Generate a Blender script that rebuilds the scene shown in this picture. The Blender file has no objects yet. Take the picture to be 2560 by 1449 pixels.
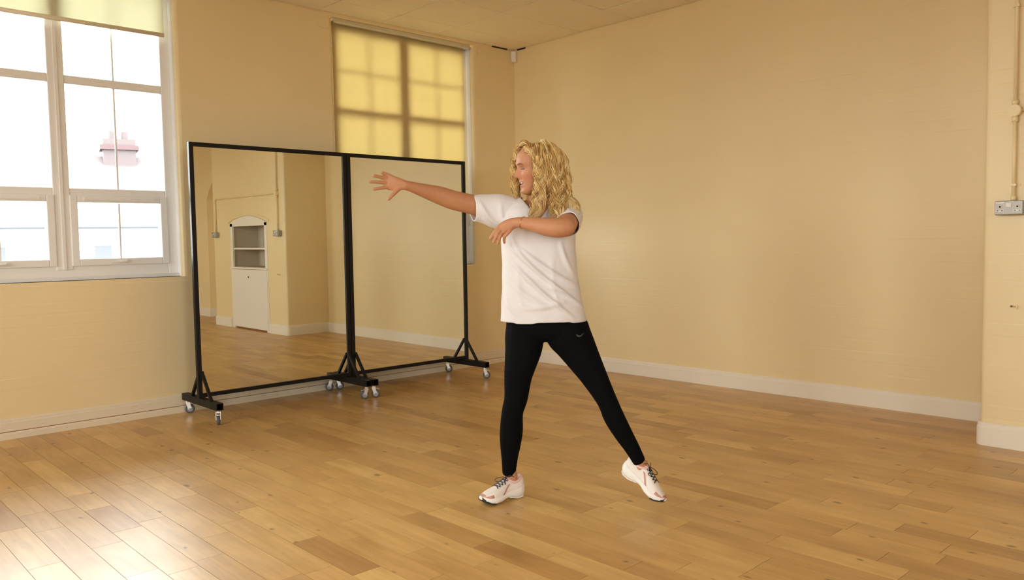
import bpy, bmesh, math, random
import numpy as np
from mathutils import Vector, Matrix

# ------------------------------------------------------------------ camera, sky, exposure
SC = bpy.context.scene
COL = SC.collection
FPX, YAW, PITCH, ROLL = 2008.56, 0.7571, 0.0601, -0.0175
CAM = np.array([-5.6917, -5.9362, 1.2074])
def cam_axes():
    cy, sy, cp, sp = math.cos(YAW), math.sin(YAW), math.cos(PITCH), math.sin(PITCH)
    f = np.array([sy*cp, cy*cp, -sp]); r = np.array([cy, -sy, 0.0]); u = np.cross(r, f)
    cr, sr = math.cos(ROLL), math.sin(ROLL)
    return r*cr+u*sr, -r*sr+u*cr, f
CR, CU, CF = cam_axes()
cam_data = bpy.data.cameras.new('camera'); cam = bpy.data.objects.new('camera', cam_data); COL.objects.link(cam)
cam_data.sensor_width = 36.0; cam_data.lens = FPX/2560*36.0; cam_data.clip_end = 400
cam.matrix_world = Matrix(((CR[0], CU[0], -CF[0], CAM[0]), (CR[1], CU[1], -CF[1], CAM[1]), (CR[2], CU[2], -CF[2], CAM[2]), (0, 0, 0, 1)))
SC.camera = cam

SKY = 20.5
world = bpy.data.worlds.new('overcast_sky'); SC.world = world; world.use_nodes = True
bg = world.node_tree.nodes['Background']
bg.inputs['Color'].default_value = (0.965, 0.985, 1.0, 1); bg.inputs['Strength'].default_value = SKY

vs = SC.view_settings
vs.view_transform = 'Standard'; vs.look = 'None'; vs.gamma = 1.0; vs.use_curve_mapping = False
vs.exposure = 0.0
cy_ = SC.cycles
cy_.use_denoising = True
cy_.max_bounces = 14; cy_.diffuse_bounces = 8; cy_.glossy_bounces = 5; cy_.transparent_max_bounces = 12; cy_.transmission_bounces = 6
cy_.sample_clamp_indirect = 12.0; cy_.caustics_reflective = False; cy_.caustics_refractive = False

rnd = random.Random(7)
nrs = np.random.RandomState(11)

# room numbers (metres): corner of the two visible walls is the origin, left wall is y = 0, right wall is x = 0
HC = 3.127
XW, YW = -9.6, -9.6                 # far ends of the room
WINS = [(-2.08, -0.56), (-4.91, -3.394), (-7.74, -6.22)]   # openings in the left wall
WINC = [(-2.2, -0.7), (-4.9, -3.4), (-7.6, -6.1)]          # openings in the wall opposite the right wall
WIND = [(-8.6, -7.2), (-6.0, -4.75)]         # openings in the wall behind the camera
SILL, HEAD = 0.995, 3.06

# ------------------------------------------------------------------ materials
def lin(r, g, b):
    f = lambda c: (c/255/12.92) if c/255 <= 0.04045 else ((c/255+0.055)/1.055)**2.4
    return (f(r), f(g), f(b), 1)
def mat_new(name):
    m = bpy.data.materials.new(name); m.use_nodes = True
    nt = m.node_tree; b = nt.nodes['Principled BSDF']
    return m, nt, b
def N(nt, t, **kw):
    n = nt.nodes.new(t)
    for k, v in kw.items():
        if k.startswith('i_'): n.inputs[k[2:].replace('_', ' ')].default_value = v
        else: setattr(n, k, v)
    return n
def simple(name, col, rough=0.5, metal=0.0, noise=0.06, nscale=30.0, bump=0.0, bscale=200.0, spec=0.5, sheen=0.0):
    """plain paint / plastic / cloth: colour broken by a little noise, fine relief by bump"""
    m, nt, b = mat_new(name)
    tc = N(nt, 'ShaderNodeTexCoord')
    nz = N(nt, 'ShaderNodeTexNoise'); nz.inputs['Scale'].default_value = nscale; nz.inputs['Detail'].default_value = 4
    nt.links.new(tc.outputs['Object'], nz.inputs['Vector'])
    mx = N(nt, 'ShaderNodeMix', data_type='RGBA')
    c = list(col[:3])
    mx.inputs['A'].default_value = (*[x*(1-noise) for x in c], 1); mx.inputs['B'].default_value = (*[min(1, x*(1+noise)) for x in c], 1)
    nt.links.new(nz.outputs['Fac'], mx.inputs['Factor']); nt.links.new(mx.outputs['Result'], b.inputs['Base Color'])
    b.inputs['Roughness'].default_value = rough; b.inputs['Metallic'].default_value = metal
    b.inputs['Specular IOR Level'].default_value = spec
    if sheen: b.inputs['Sheen Weight'].default_value = sheen
    if bump:
        n2 = N(nt, 'ShaderNodeTexNoise'); n2.inputs['Scale'].default_value = bscale
        nt.links.new(tc.outputs['Object'], n2.inputs['Vector'])
        bp = N(nt, 'ShaderNodeBump'); bp.inputs['Strength'].default_value = bump; bp.inputs['Distance'].default_value = 0.002
        nt.links.new(n2.outputs['Fac'], bp.inputs['Height']); nt.links.new(bp.outputs['Normal'], b.inputs['Normal'])
    return m

M = {}
WALLC = (0.815, 0.665, 0.385, 1)
def wall_material():
    m, nt, b = mat_new('cream_brick_paint')
    tc = N(nt, 'ShaderNodeTexCoord')
    nz = N(nt, 'ShaderNodeTexNoise'); nz.inputs['Scale'].default_value = 1.3; nz.inputs['Detail'].default_value = 6
    nt.links.new(tc.outputs['Object'], nz.inputs['Vector'])
    rp = N(nt, 'ShaderNodeValToRGB')
    rp.color_ramp.elements[0].position = 0.3; rp.color_ramp.elements[0].color = tuple(c*0.95 for c in WALLC[:3])+(1,)
    rp.color_ramp.elements[1].position = 0.7; rp.color_ramp.elements[1].color = WALLC
    nt.links.new(nz.outputs['Fac'], rp.inputs['Fac'])
    # brush-thick paint: soft uneven relief
    n2 = N(nt, 'ShaderNodeTexNoise'); n2.inputs['Scale'].default_value = 22; n2.inputs['Detail'].default_value = 5
    mp = N(nt, 'ShaderNodeMapping'); mp.inputs['Scale'].default_value = (0.45, 0.45, 1.6)
    nt.links.new(tc.outputs['Object'], mp.inputs['Vector']); nt.links.new(mp.outputs['Vector'], n2.inputs['Vector'])
    bp = N(nt, 'ShaderNodeBump'); bp.inputs['Strength'].default_value = 0.25; bp.inputs['Distance'].default_value = 0.003
    nt.links.new(n2.outputs['Fac'], bp.inputs['Height']); nt.links.new(bp.outputs['Normal'], b.inputs['Normal'])
    nt.links.new(rp.outputs['Color'], b.inputs['Base Color'])
    b.inputs['Roughness'].default_value = 0.42; b.inputs['Specular IOR Level'].default_value = 0.45
    return m
M['wall'] = wall_material()
M['ceiling'] = simple('ceiling_tile_cream', (0.92, 0.86, 0.775), 0.85, noise=0.03, nscale=3, bump=0.25, bscale=260)
M['grid'] = simple('ceiling_grid_shadow', (0.30, 0.21, 0.11), 0.8)
M['skirt'] = simple('white_gloss_skirting', (0.80, 0.745, 0.63), 0.38, noise=0.05, nscale=6)
def scuffed_material():
    m, nt, b = mat_new('scuffed_skirting')
    tc = N(nt, 'ShaderNodeTexCoord'); mp = N(nt, 'ShaderNodeMapping'); mp.inputs['Scale'].default_value = (5.0, 5.0, 85.0)
    nt.links.new(tc.outputs['Object'], mp.inputs['Vector'])
    nz = N(nt, 'ShaderNodeTexNoise'); nz.inputs['Scale'].default_value = 1.6; nz.inputs['Detail'].default_value = 6; nz.inputs['Roughness'].default_value = 0.7
    nt.links.new(mp.outputs['Vector'], nz.inputs['Vector'])
    rp = N(nt, 'ShaderNodeValToRGB'); e = rp.color_ramp.elements
    e[0].position = 0.63; e[0].color = (0.74, 0.655, 0.50, 1); e[1].position = 0.70; e[1].color = (0.30, 0.15, 0.07, 1)
    nt.links.new(nz.outputs['Fac'], rp.inputs['Fac']); nt.links.new(rp.outputs['Color'], b.inputs['Base Color'])
    b.inputs['Roughness'].default_value = 0.45
    return m
M['scuffed'] = scuffed_material()
M['seam'] = simple('bare_wood_seam', (0.30, 0.13, 0.055), 0.7)
M['upvc'] = simple('white_window_plastic', (0.80, 0.78, 0.75), 0.35, noise=0.02)
M['white_gloss'] = simple('white_gloss_lining', (0.85, 0.85, 0.84), 0.13, noise=0.01)
M['cill'] = simple('cill_paint', (0.80, 0.72, 0.56), 0.4, noise=0.03)
M['black_steel'] = simple('black_painted_steel', (0.009, 0.0075, 0.006), 0.5, noise=0.1, spec=0.25)
M['chrome'] = simple('zinc_plate', (0.68, 0.67, 0.65), 0.3, metal=1.0, noise=0.03)
M['tyre'] = simple('grey_rubber', (0.09, 0.09, 0.095), 0.55)
M['hub'] = simple('grey_wheel_hub', (0.30, 0.30, 0.31), 0.4)
M['alu'] = simple('satin_aluminium', (0.72, 0.71, 0.70), 0.28, metal=0.9, noise=0.03)
M['white_plastic'] = simple('white_plastic', (0.82, 0.79, 0.74), 0.35, noise=0.02)
M['grey_metal'] = simple('grey_socket_metal', (0.36, 0.33, 0.29), 0.42, metal=0.35, noise=0.05)
M['socket_face'] = simple('pale_socket_insert', (0.72, 0.69, 0.64), 0.4)
M['dark'] = simple('dark_hole', (0.02, 0.016, 0.012), 0.9)
M['board'] = simple('white_painted_board', (0.80, 0.755, 0.665), 0.45, noise=0.03, nscale=5)
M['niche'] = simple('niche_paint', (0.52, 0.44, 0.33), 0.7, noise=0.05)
M['roof_tile'] = simple('red_roof_tiles', (0.058, 0.0455, 0.0465), 0.85, noise=0.12, nscale=4)
M['house_wall'] = simple('white_render', (0.85, 0.85, 0.85), 0.8)
M['chimney'] = simple('chimney_brick', (0.068, 0.052, 0.053), 0.85)
M['chimney_band'] = simple('chimney_red_band', (0.064, 0.035, 0.038), 0.85)
M['house_glass'] = simple('house_window_glass', (0.062, 0.066, 0.078), 0.7)
M['ground'] = simple('grey_ground', (0.22, 0.22, 0.20), 0.9, nscale=0.3, noise=0.15)

def glass_material():
    m, nt, b = mat_new('window_glass'); nt.nodes.remove(b)
    out = nt.nodes['Material Output']
    tr = N(nt, 'ShaderNodeBsdfTransparent'); tr.inputs['Color'].default_value = (0.95, 0.97, 0.96, 1)
    gl = N(nt, 'ShaderNodeBsdfGlossy'); gl.inputs['Roughness'].default_value = 0.0
    fr = N(nt, 'ShaderNodeFresnel'); fr.inputs['IOR'].default_value = 1.45
    mx = N(nt, 'ShaderNodeMixShader')
    nt.links.new(fr.outputs['Fac'], mx.inputs['Fac']); nt.links.new(tr.outputs['BSDF'], mx.inputs[1]); nt.links.new(gl.outputs['BSDF'], mx.inputs[2])
    nt.links.new(mx.outputs['Shader'], out.inputs['Surface'])
    return m
M['glass'] = glass_material()
def mirror_material():
    m, nt, b = mat_new('mirror_silver')
    b.inputs['Base Color'].default_value = (0.86, 0.885, 0.82, 1); b.inputs['Metallic'].default_value = 1.0; b.inputs['Roughness'].default_value = 0.004
    return m
M['mirror'] = mirror_material()
def blind_material(name, trans, refl):
    """woven roller-blind cloth: part of the daylight comes through"""
    m, nt, b = mat_new(name); nt.nodes.remove(b); out = nt.nodes['Material Output']
    tc = N(nt, 'ShaderNodeTexCoord'); nz = N(nt, 'ShaderNodeTexNoise'); nz.inputs['Scale'].default_value = 160; nz.inputs['Detail'].default_value = 2
    nt.links.new(tc.outputs['Object'], nz.inputs['Vector'])
    def var(c):
        mx = N(nt, 'ShaderNodeMix', data_type='RGBA'); mx.inputs['A'].default_value = (*[x*0.97 for x in c], 1); mx.inputs['B'].default_value = (*c, 1)
        nt.links.new(nz.outputs['Fac'], mx.inputs['Factor']); return mx
    t = N(nt, 'ShaderNodeBsdfTranslucent'); d = N(nt, 'ShaderNodeBsdfDiffuse'); a = N(nt, 'ShaderNodeAddShader')
    nt.links.new(var(trans).outputs['Result'], t.inputs['Color']); nt.links.new(var(refl).outputs['Result'], d.inputs['Color'])
    nt.links.new(t.outputs['BSDF'], a.inputs[0]); nt.links.new(d.outputs['BSDF'], a.inputs[1]); nt.links.new(a.outputs['Shader'], out.inputs['Surface'])
    return m
M['blind_yellow'] = blind_material('yellow_blind_cloth', (0.345, 0.302, 0.175), (0.38, 0.30, 0.17))
M['blind_cream'] = blind_material('cream_blind_cloth', (0.36, 0.36, 0.29), (0.42, 0.39, 0.31))

def wood_material():
    m, nt, b = mat_new('honey_oak_board')
    tc = N(nt, 'ShaderNodeTexCoord')
    at = N(nt, 'ShaderNodeAttribute', attribute_name='tone'); sd = N(nt, 'ShaderNodeAttribute', attribute_name='seed')
    cb = N(nt, 'ShaderNodeCombineXYZ'); mul = N(nt, 'ShaderNodeMath', operation='MULTIPLY'); mul.inputs[1].default_value = 37.0
    nt.links.new(sd.outputs['Fac'], mul.inputs[0]); nt.links.new(mul.outputs[0], cb.inputs['X']); nt.links.new(mul.outputs[0], cb.inputs['Y'])
    add = N(nt, 'ShaderNodeVectorMath', operation='ADD'); nt.links.new(tc.outputs['Object'], add.inputs[0]); nt.links.new(cb.outputs['Vector'], add.inputs[1])
    mp = N(nt, 'ShaderNodeMapping'); mp.inputs['Scale'].default_value = (26, 1.6, 1); nt.links.new(add.outputs['Vector'], mp.inputs['Vector'])
    g1 = N(nt, 'ShaderNodeTexNoise'); g1.inputs['Scale'].default_value = 1.6; g1.inputs['Detail'].default_value = 7; g1.inputs['Roughness'].default_value = 0.6; g1.inputs['Distortion'].default_value = 0.6
    nt.links.new(mp.outputs['Vector'], g1.inputs['Vector'])
    mp2 = N(nt, 'ShaderNodeMapping'); mp2.inputs['Scale'].default_value = (5.5, 1.8, 1); nt.links.new(add.outputs['Vector'], mp2.inputs['Vector'])
    g2 = N(nt, 'ShaderNodeTexNoise'); g2.inputs['Scale'].default_value = 1.5; g2.inputs['Detail'].default_value = 4
    nt.links.new(mp2.outputs['Vector'], g2.inputs['Vector'])
    # base tone per board
    rp = N(nt, 'ShaderNodeValToRGB'); cr = rp.color_ramp
    cr.elements[0].position = 0.0; cr.elements[0].color = (0.46, 0.26, 0.08, 1)
    cr.elements[1].position = 1.0; cr.elements[1].color = (0.70, 0.47, 0.175, 1)
    e = cr.elements.new(0.25); e.color = (0.53, 0.315, 0.105, 1)
    e = cr.elements.new(0.55); e.color = (0.60, 0.375, 0.13, 1)
    nt.links.new(at.outputs['Fac'], rp.inputs['Fac'])
    ov = N(nt, 'ShaderNodeMix', data_type='RGBA', blend_type='MULTIPLY'); ov.inputs['Factor'].default_value = 1.0
    r1 = N(nt, 'ShaderNodeValToRGB'); r1.color_ramp.elements[0].position = 0.25; r1.color_ramp.elements[0].color = (0.80, 0.76, 0.70, 1); r1.color_ramp.elements[1].position = 0.7; r1.color_ramp.elements[1].color = (1.04, 1.03, 1.02, 1)
    nt.links.new(g1.outputs['Fac'], r1.inputs['Fac']); nt.links.new(rp.outputs['Color'], ov.inputs['A']); nt.links.new(r1.outputs['Color'], ov.inputs['B'])
    ov2 = N(nt, 'ShaderNodeMix', data_type='RGBA', blend_type='MULTIPLY'); ov2.inputs['Factor'].default_value = 1.0
    r2 = N(nt, 'ShaderNodeValToRGB'); r2.color_ramp.elements[0].position = 0.28; r2.color_ramp.elements[0].color = (0.82, 0.77, 0.70, 1); r2.color_ramp.elements[1].position = 0.6; r2.color_ramp.elements[1].color = (1.03, 1.03, 1.03, 1)
    nt.links.new(g2.outputs['Fac'], r2.inputs['Fac']); nt.links.new(ov.outputs['Result'], ov2.inputs['A']); nt.links.new(r2.outputs['Color'], ov2.inputs['B'])
    # knots
    mp3 = N(nt, 'ShaderNodeMapping'); mp3.inputs['Scale'].default_value = (8.5, 5.0, 1); nt.links.new(add.outputs['Vector'], mp3.inputs['Vector'])
    wob = N(nt, 'ShaderNodeTexNoise'); wob.inputs['Scale'].default_value = 14; nt.links.new(add.outputs['Vector'], wob.inputs['Vector'])
    wa = N(nt, 'ShaderNodeVectorMath', operation='MULTIPLY_ADD'); wa.inputs[1].default_value = (0.25, 0.25, 0); nt.links.new(wob.outputs['Color'], wa.inputs[0]); nt.links.new(mp3.outputs['Vector'], wa.inputs[2])
    vo = N(nt, 'ShaderNodeTexVoronoi', voronoi_dimensions='2D'); vo.inputs['Scale'].default_value = 1.0; nt.links.new(wa.outputs['Vector'], vo.inputs['Vector'])
    sep = N(nt, 'ShaderNodeSeparateColor'); nt.links.new(vo.outputs['Color'], sep.inputs['Color'])
    # knot radius varies per cell: most are absent
    kr = N(nt, 'ShaderNodeMapRange'); kr.inputs['From Min'].default_value = 0.74; kr.inputs['From Max'].default_value = 1.0; kr.inputs['To Min'].default_value = 0.0; kr.inputs['To Max'].default_value = 0.11
    nt.links.new(sep.outputs['Red'], kr.inputs['Value'])
    dv = N(nt, 'ShaderNodeMath', operation='SUBTRACT'); nt.links.new(kr.outputs['Result'], dv.inputs[0]); nt.links.new(vo.outputs['Distance'], dv.inputs[1])
    ks = N(nt, 'ShaderNodeMapRange', interpolation_type='SMOOTHSTEP'); ks.inputs['From Min'].default_value = -0.045; ks.inputs['From Max'].default_value = 0.06
    nt.links.new(dv.outputs[0], ks.inputs['Value'])
    kf = N(nt, 'ShaderNodeMath', operation='MULTIPLY'); kf.inputs[1].default_value = 0.72; nt.links.new(ks.outputs['Result'], kf.inputs[0])
    km = N(nt, 'ShaderNodeMix', data_type='RGBA'); km.inputs['B'].default_value = (0.075, 0.034, 0.014, 1)
    nt.links.new(kf.outputs[0], km.inputs['Factor']); nt.links.new(ov2.outputs['Result'], km.inputs['A'])
    nt.links.new(km.outputs['Result'], b.inputs['Base Color'])
    # worn varnish
    rz = N(nt, 'ShaderNodeTexNoise'); rz.inputs['Scale'].default_value = 3.0; rz.inputs['Detail'].default_value = 5; nt.links.new(tc.outputs['Object'], rz.inputs['Vector'])
    rr = N(nt, 'ShaderNodeMapRange'); rr.inputs['To Min'].default_value = 0.27; rr.inputs['To Max'].default_value = 0.44; nt.links.new(rz.outputs['Fac'], rr.inputs['Value'])
    nt.links.new(rr.outputs['Result'], b.inputs['Roughness'])
    b.inputs['Specular IOR Level'].default_value = 0.95
    bp = N(nt, 'ShaderNodeBump'); bp.inputs['Strength'].default_value = 0.06; bp.inputs['Distance'].default_value = 0.002
    nt.links.new(g1.outputs['Fac'], bp.inputs['Height']); nt.links.new(bp.outputs['Normal'], b.inputs['Normal'])
    return m
M['wood'] = wood_material()
M['floor_joint'] = simple('dark_floor_joint', (0.16, 0.08, 0.03), 0.8)

# ------------------------------------------------------------------ mesh helpers
class MB:
    def __init__(self): self.v = []; self.f = []
    def add(self, vs, fs):
        o = len(self.v); self.v += [tuple(map(float, p)) for p in vs]; self.f += [tuple(i+o for i in f) for f in fs]; return self
    def box(self, x0, x1, y0, y1, z0, z1):
        x0, x1 = sorted((x0, x1)); y0, y1 = sorted((y0, y1)); z0, z1 = sorted((z0, z1))
        return self.add([(x0,y0,z0),(x1,y0,z0),(x1,y1,z0),(x0,y1,z0),(x0,y0,z1),(x1,y0,z1),(x1,y1,z1),(x0,y1,z1)],
                        [(0,3,2,1),(4,5,6,7),(0,1,5,4),(1,2,6,5),(2,3,7,6),(3,0,4,7)])
    def prism(self, poly, to3, h0, h1):
        n = len(poly); a = [to3(p[0], p[1], h0) for p in poly]; b = [to3(p[0], p[1], h1) for p in poly]
        return self.add(a+b, [tuple(range(n-1, -1, -1)), tuple(range(n, 2*n))]+[(i, (i+1) % n, n+(i+1) % n, n+i) for i in range(n)])
    def bar(self, p0, p1, w, h, up=(0, 0, 1)):
        """square bar between two points"""
        p0, p1 = np.array(p0, float), np.array(p1, float); t = p1-p0; t /= np.linalg.norm(t)
        s = np.cross(t, up); s /= np.linalg.norm(s); u = np.cross(s, t)
        r = []
        for p in (p0, p1): r += [p-s*w/2-u*h/2, p+s*w/2-u*h/2, p+s*w/2+u*h/2, p-s*w/2+u*h/2]
        return self.add(r, [(0,3,2,1),(4,5,6,7),(0,1,5,4),(1,2,6,5),(2,3,7,6),(3,0,4,7)])
    def loft(self, rings, cap=True):
        n = len(rings[0]); m = len(rings); vs = [p for r in rings for p in r]
        fs = [(i*n+j, i*n+(j+1) % n, (i+1)*n+(j+1) % n, (i+1)*n+j) for i in range(m-1) for j in range(n)]
        if cap: fs += [tuple(range(n-1, -1, -1)), tuple(range((m-1)*n, m*n))]
        return self.add(vs, fs)
    def tube(self, pts, rad, ref=(0, 1, 0), seg=16, round_ends=True, power=2.0):
        """swept tube; rad = list of r or (a, b): a across ref, b along ref"""
        pts = [np.array(p, float) for p in pts]; ref = np.array(ref, float)
        rad = [(r, r) if np.isscalar(r) else r for r in rad]
        tg = []
        for i in range(len(pts)):
            t = pts[min(i+1, len(pts)-1)]-pts[max(i-1, 0)]; tg.append(t/np.linalg.norm(t))
        P, R, T = list(pts), list(rad), list(tg)
        if round_ends:
            def endcap(p, r, t, sgn):
                m = min(r)
                return [(p+sgn*t*m*k, (r[0]*s, r[1]*s)) for k, s in ((0.45, 0.89), (0.8, 0.6), (0.96, 0.28))]
            a = endcap(pts[0], rad[0], tg[0], -1)[::-1]; b = endcap(pts[-1], rad[-1], tg[-1], 1)
            P = [x[0] for x in a]+P+[x[0] for x in b]; R = [x[1] for x in a]+R+[x[1] for x in b]; T = [tg[0]]*3+T+[tg[-1]]*3
        rings = []
        for p, r, t in zip(P, R, T):
            e2 = ref-np.dot(ref, t)*t; e2 /= np.linalg.norm(e2)+1e-9; e1 = np.cross(t, e2)
            ring = []
            for k in range(seg):
                th = 2*math.pi*k/seg; c, s = math.cos(th), math.sin(th)
                if power != 2.0:
                    c = math.copysign(abs(c)**(2/power), c); s = math.copysign(abs(s)**(2/power), s)
                ring.append(p+e1*r[0]*c+e2*r[1]*s)
            rings.append(ring)
        return self.loft(rings)
    def disc(self, c, axis, r, h, seg=20, r2=None):
        c = np.array(c, float); a = np.array(axis, float); a /= np.linalg.norm(a)
        ref = np.array((0, 0, 1.0)) if abs(a[2]) < .9 else np.array((1.0, 0, 0))
        e1 = np.cross(a, ref); e1 /= np.linalg.norm(e1); e2 = np.cross(a, e1); r2 = r if r2 is None else r2
        return self.loft([[c+a*d+(e1*math.cos(2*math.pi*k/seg)+e2*math.sin(2*math.pi*k/seg))*q for k in range(seg)] for d, q in ((-h/2, r), (h/2, r2))])
    def torus(self, c, axis, R, r, seg=24, sseg=8, r_ax=None):
        c = np.array(c, float); a = np.array(axis, float); a /= np.linalg.norm(a); r_ax = r_ax or r
        ref = np.array((0, 0, 1.0)) if abs(a[2]) < .9 else np.array((1.0, 0, 0))
        e1 = np.cross(a, ref); e1 /= np.linalg.norm(e1); e2 = np.cross(a, e1)
        vs = []
        for i in range(seg):
            d = e1*math.cos(2*math.pi*i/seg)+e2*math.sin(2*math.pi*i/seg)
            for j in range(sseg):
                th = 2*math.pi*j/sseg; vs.append(c+d*(R+r*math.cos(th))+a*r_ax*math.sin(th))
        return self.add(vs, [(i*sseg+j, ((i+1) % seg)*sseg+j, ((i+1) % seg)*sseg+(j+1) % sseg, i*sseg+(j+1) % sseg) for i in range(seg) for j in range(sseg)])
    def sphere(self, c, r, seg=16, rings=10):
        c = np.array(c, float); r = np.array([r]*3 if np.isscalar(r) else r, float)
        rr = [[c+r*np.array((math.sin(t)*math.cos(2*math.pi*k/seg), math.sin(t)*math.sin(2*math.pi*k/seg), math.cos(t))) for k in range(seg)] for t in [max(.02, math.pi*i/rings) if i < rings else math.pi-.02 for i in range(rings+1)]]
        return self.loft(rr)
    def mesh(self, name, recalc=True):
        me = bpy.data.meshes.new(name); me.from_pydata(self.v, [], self.f)
        if recalc:
            bm = bmesh.new(); bm.from_mesh(me); bmesh.ops.recalc_face_normals(bm, faces=bm.faces); bm.to_mesh(me); bm.free()
        me.update(); return me
    def build(self, name, mat, parent=None, smooth=False, bevel=0.0, recalc=True):
        me = self.mesh(name, recalc); return link(name, me, mat, parent, smooth, bevel)
def link(name, me, mat, parent=None, smooth=False, bevel=0.0, seg=2):
    o = bpy.data.objects.new(name, me); COL.objects.link(o)
    if mat is not None and not me.materials: me.materials.append(mat)
    if parent is not None: o.parent = parent
    if smooth:
        me.polygons.foreach_set('use_smooth', [True]*len(me.polygons))
    if bevel:
        b = o.modifiers.new('bevel', 'BEVEL'); b.width = bevel; b.segments = seg; b.limit_method = 'ANGLE'; b.angle_limit = math.radians(40)
    return o
def B(*a): return MB().box(*a)
def tag(o, label=None, cat=None, group=None, kind=None):
    for k, v in (('label', label), ('category', cat), ('group', group), ('kind', kind)):
        if v: o[k] = v
    return o
def thing(name, loc=(0, 0, 0), rotz=0.0, label=None, cat=None, group=None, kind=None):
    o = bpy.data.objects.new(name, None); COL.objects.link(o); o.location = loc; o.rotation_euler = (0, 0, rotz); o.empty_display_size = 0.1
    return tag(o, label, cat, group, kind)
def setattr_float(me, name, vals):
    a = me.attributes.new(name, 'FLOAT', 'POINT'); a.data.foreach_set('value', np.asarray(vals, dtype=np.float32))
def setattr_col(me, name, vals):
    a = me.attributes.new(name, 'FLOAT_COLOR', 'POINT'); a.data.foreach_set('color', np.asarray(vals, dtype=np.float32).ravel())

# ------------------------------------------------------------------ floor of loose-laid boards
def project(p):
    d = np.asarray(p, float)-CAM; z = float(d@CF)
    return (1280+FPX*float(d@CR)/z, 724.5-FPX*float(d@CU)/z, z) if z > .05 else (1e9, 1e9, z)
floor = B(XW, 0, YW, 0, -0.06, -0.012).build('floor', M['floor_joint']); tag(floor, kind='structure')
PW, X0P = 0.12, -3.557
boards = []
fr = random.Random(21)
k0 = math.floor((XW-X0P)/PW); k1 = math.ceil((0-X0P)/PW)
for k in range(k0, k1+1):
    xa, xb = max(XW, X0P+k*PW), min(0, X0P+(k+1)*PW)
    if xb-xa < 0.01: continue
    y = 0.0-fr.uniform(0, .5)*0
    y = -fr.uniform(0.02, 0.7); cuts = [0.0, y]
    while cuts[-1] > YW:
        L = fr.choice((0.29, 0.36, 0.45, 0.55, 0.62, 0.75, 0.9, 1.05, 0.5, 0.4)); cuts.append(max(YW, cuts[-1]-L))
        if cuts[-1]-YW < .12: cuts[-1] = YW
    for a, b in zip(cuts, cuts[1:]): boards.append((xa, xb, b, a))
scored = []
for bd in boards:
    xa, xb, ya, yb = bd
    q = [project((x, y, 0)) for x, y in ((xa, ya), (xb, ya), (xb, yb), (xa, yb))]
    ok = all(p[2] > .4 for p in q) and any(-20 < p[0] < 2580 and 600 < p[1] < 1470 for p in q)
    ar = 0
    if ok:
        qs = [(min(2560, max(0, p[0])), min(1449, max(0, p[1]))) for p in q]
        ar = abs(sum(qs[i][0]*qs[(i+1) % 4][1]-qs[(i+1) % 4][0]*qs[i][1] for i in range(4)))/2
    scored.append((ar, bd))
scored.sort(key=lambda t: -t[0])
def board_tone():
    r = fr.random()
    return fr.uniform(0.0, 0.25) if r < .09 else (fr.uniform(.32, .62) if r < .62 else fr.uniform(.6, 1.0))
rest = MB(); rest_tone = []; rest_seed = []
G = 0.0009
for i, (ar, (xa, xb, ya, yb)) in enumerate(scored):
    tone, seed, dz = board_tone(), fr.random(), fr.uniform(-.0003, 0)
    if i < 300 and ar > 0:
        cx, cy = (xa+xb)/2, (ya+yb)/2
        me = B(xa-cx+G, xb-cx-G, ya-cy+G, yb-cy-G, -.012, dz).mesh('floor_board')
        setattr_float(me, 'tone', [tone]*8); setattr_float(me, 'seed', [seed]*8)
        o = link('floor_board', me, M['wood'], floor); o.location = (cx, cy, 0)
    else:
        rest.box(xa+G, xb-G, ya+G, yb-G, -.012, dz); rest_tone += [tone]*8; rest_seed += [seed]*8
me = rest.mesh('floor_boards'); setattr_float(me, 'tone', rest_tone); setattr_float(me, 'seed', rest_seed)
tag(link('floor_boards', me, M['wood'], floor), kind='stuff')

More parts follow.
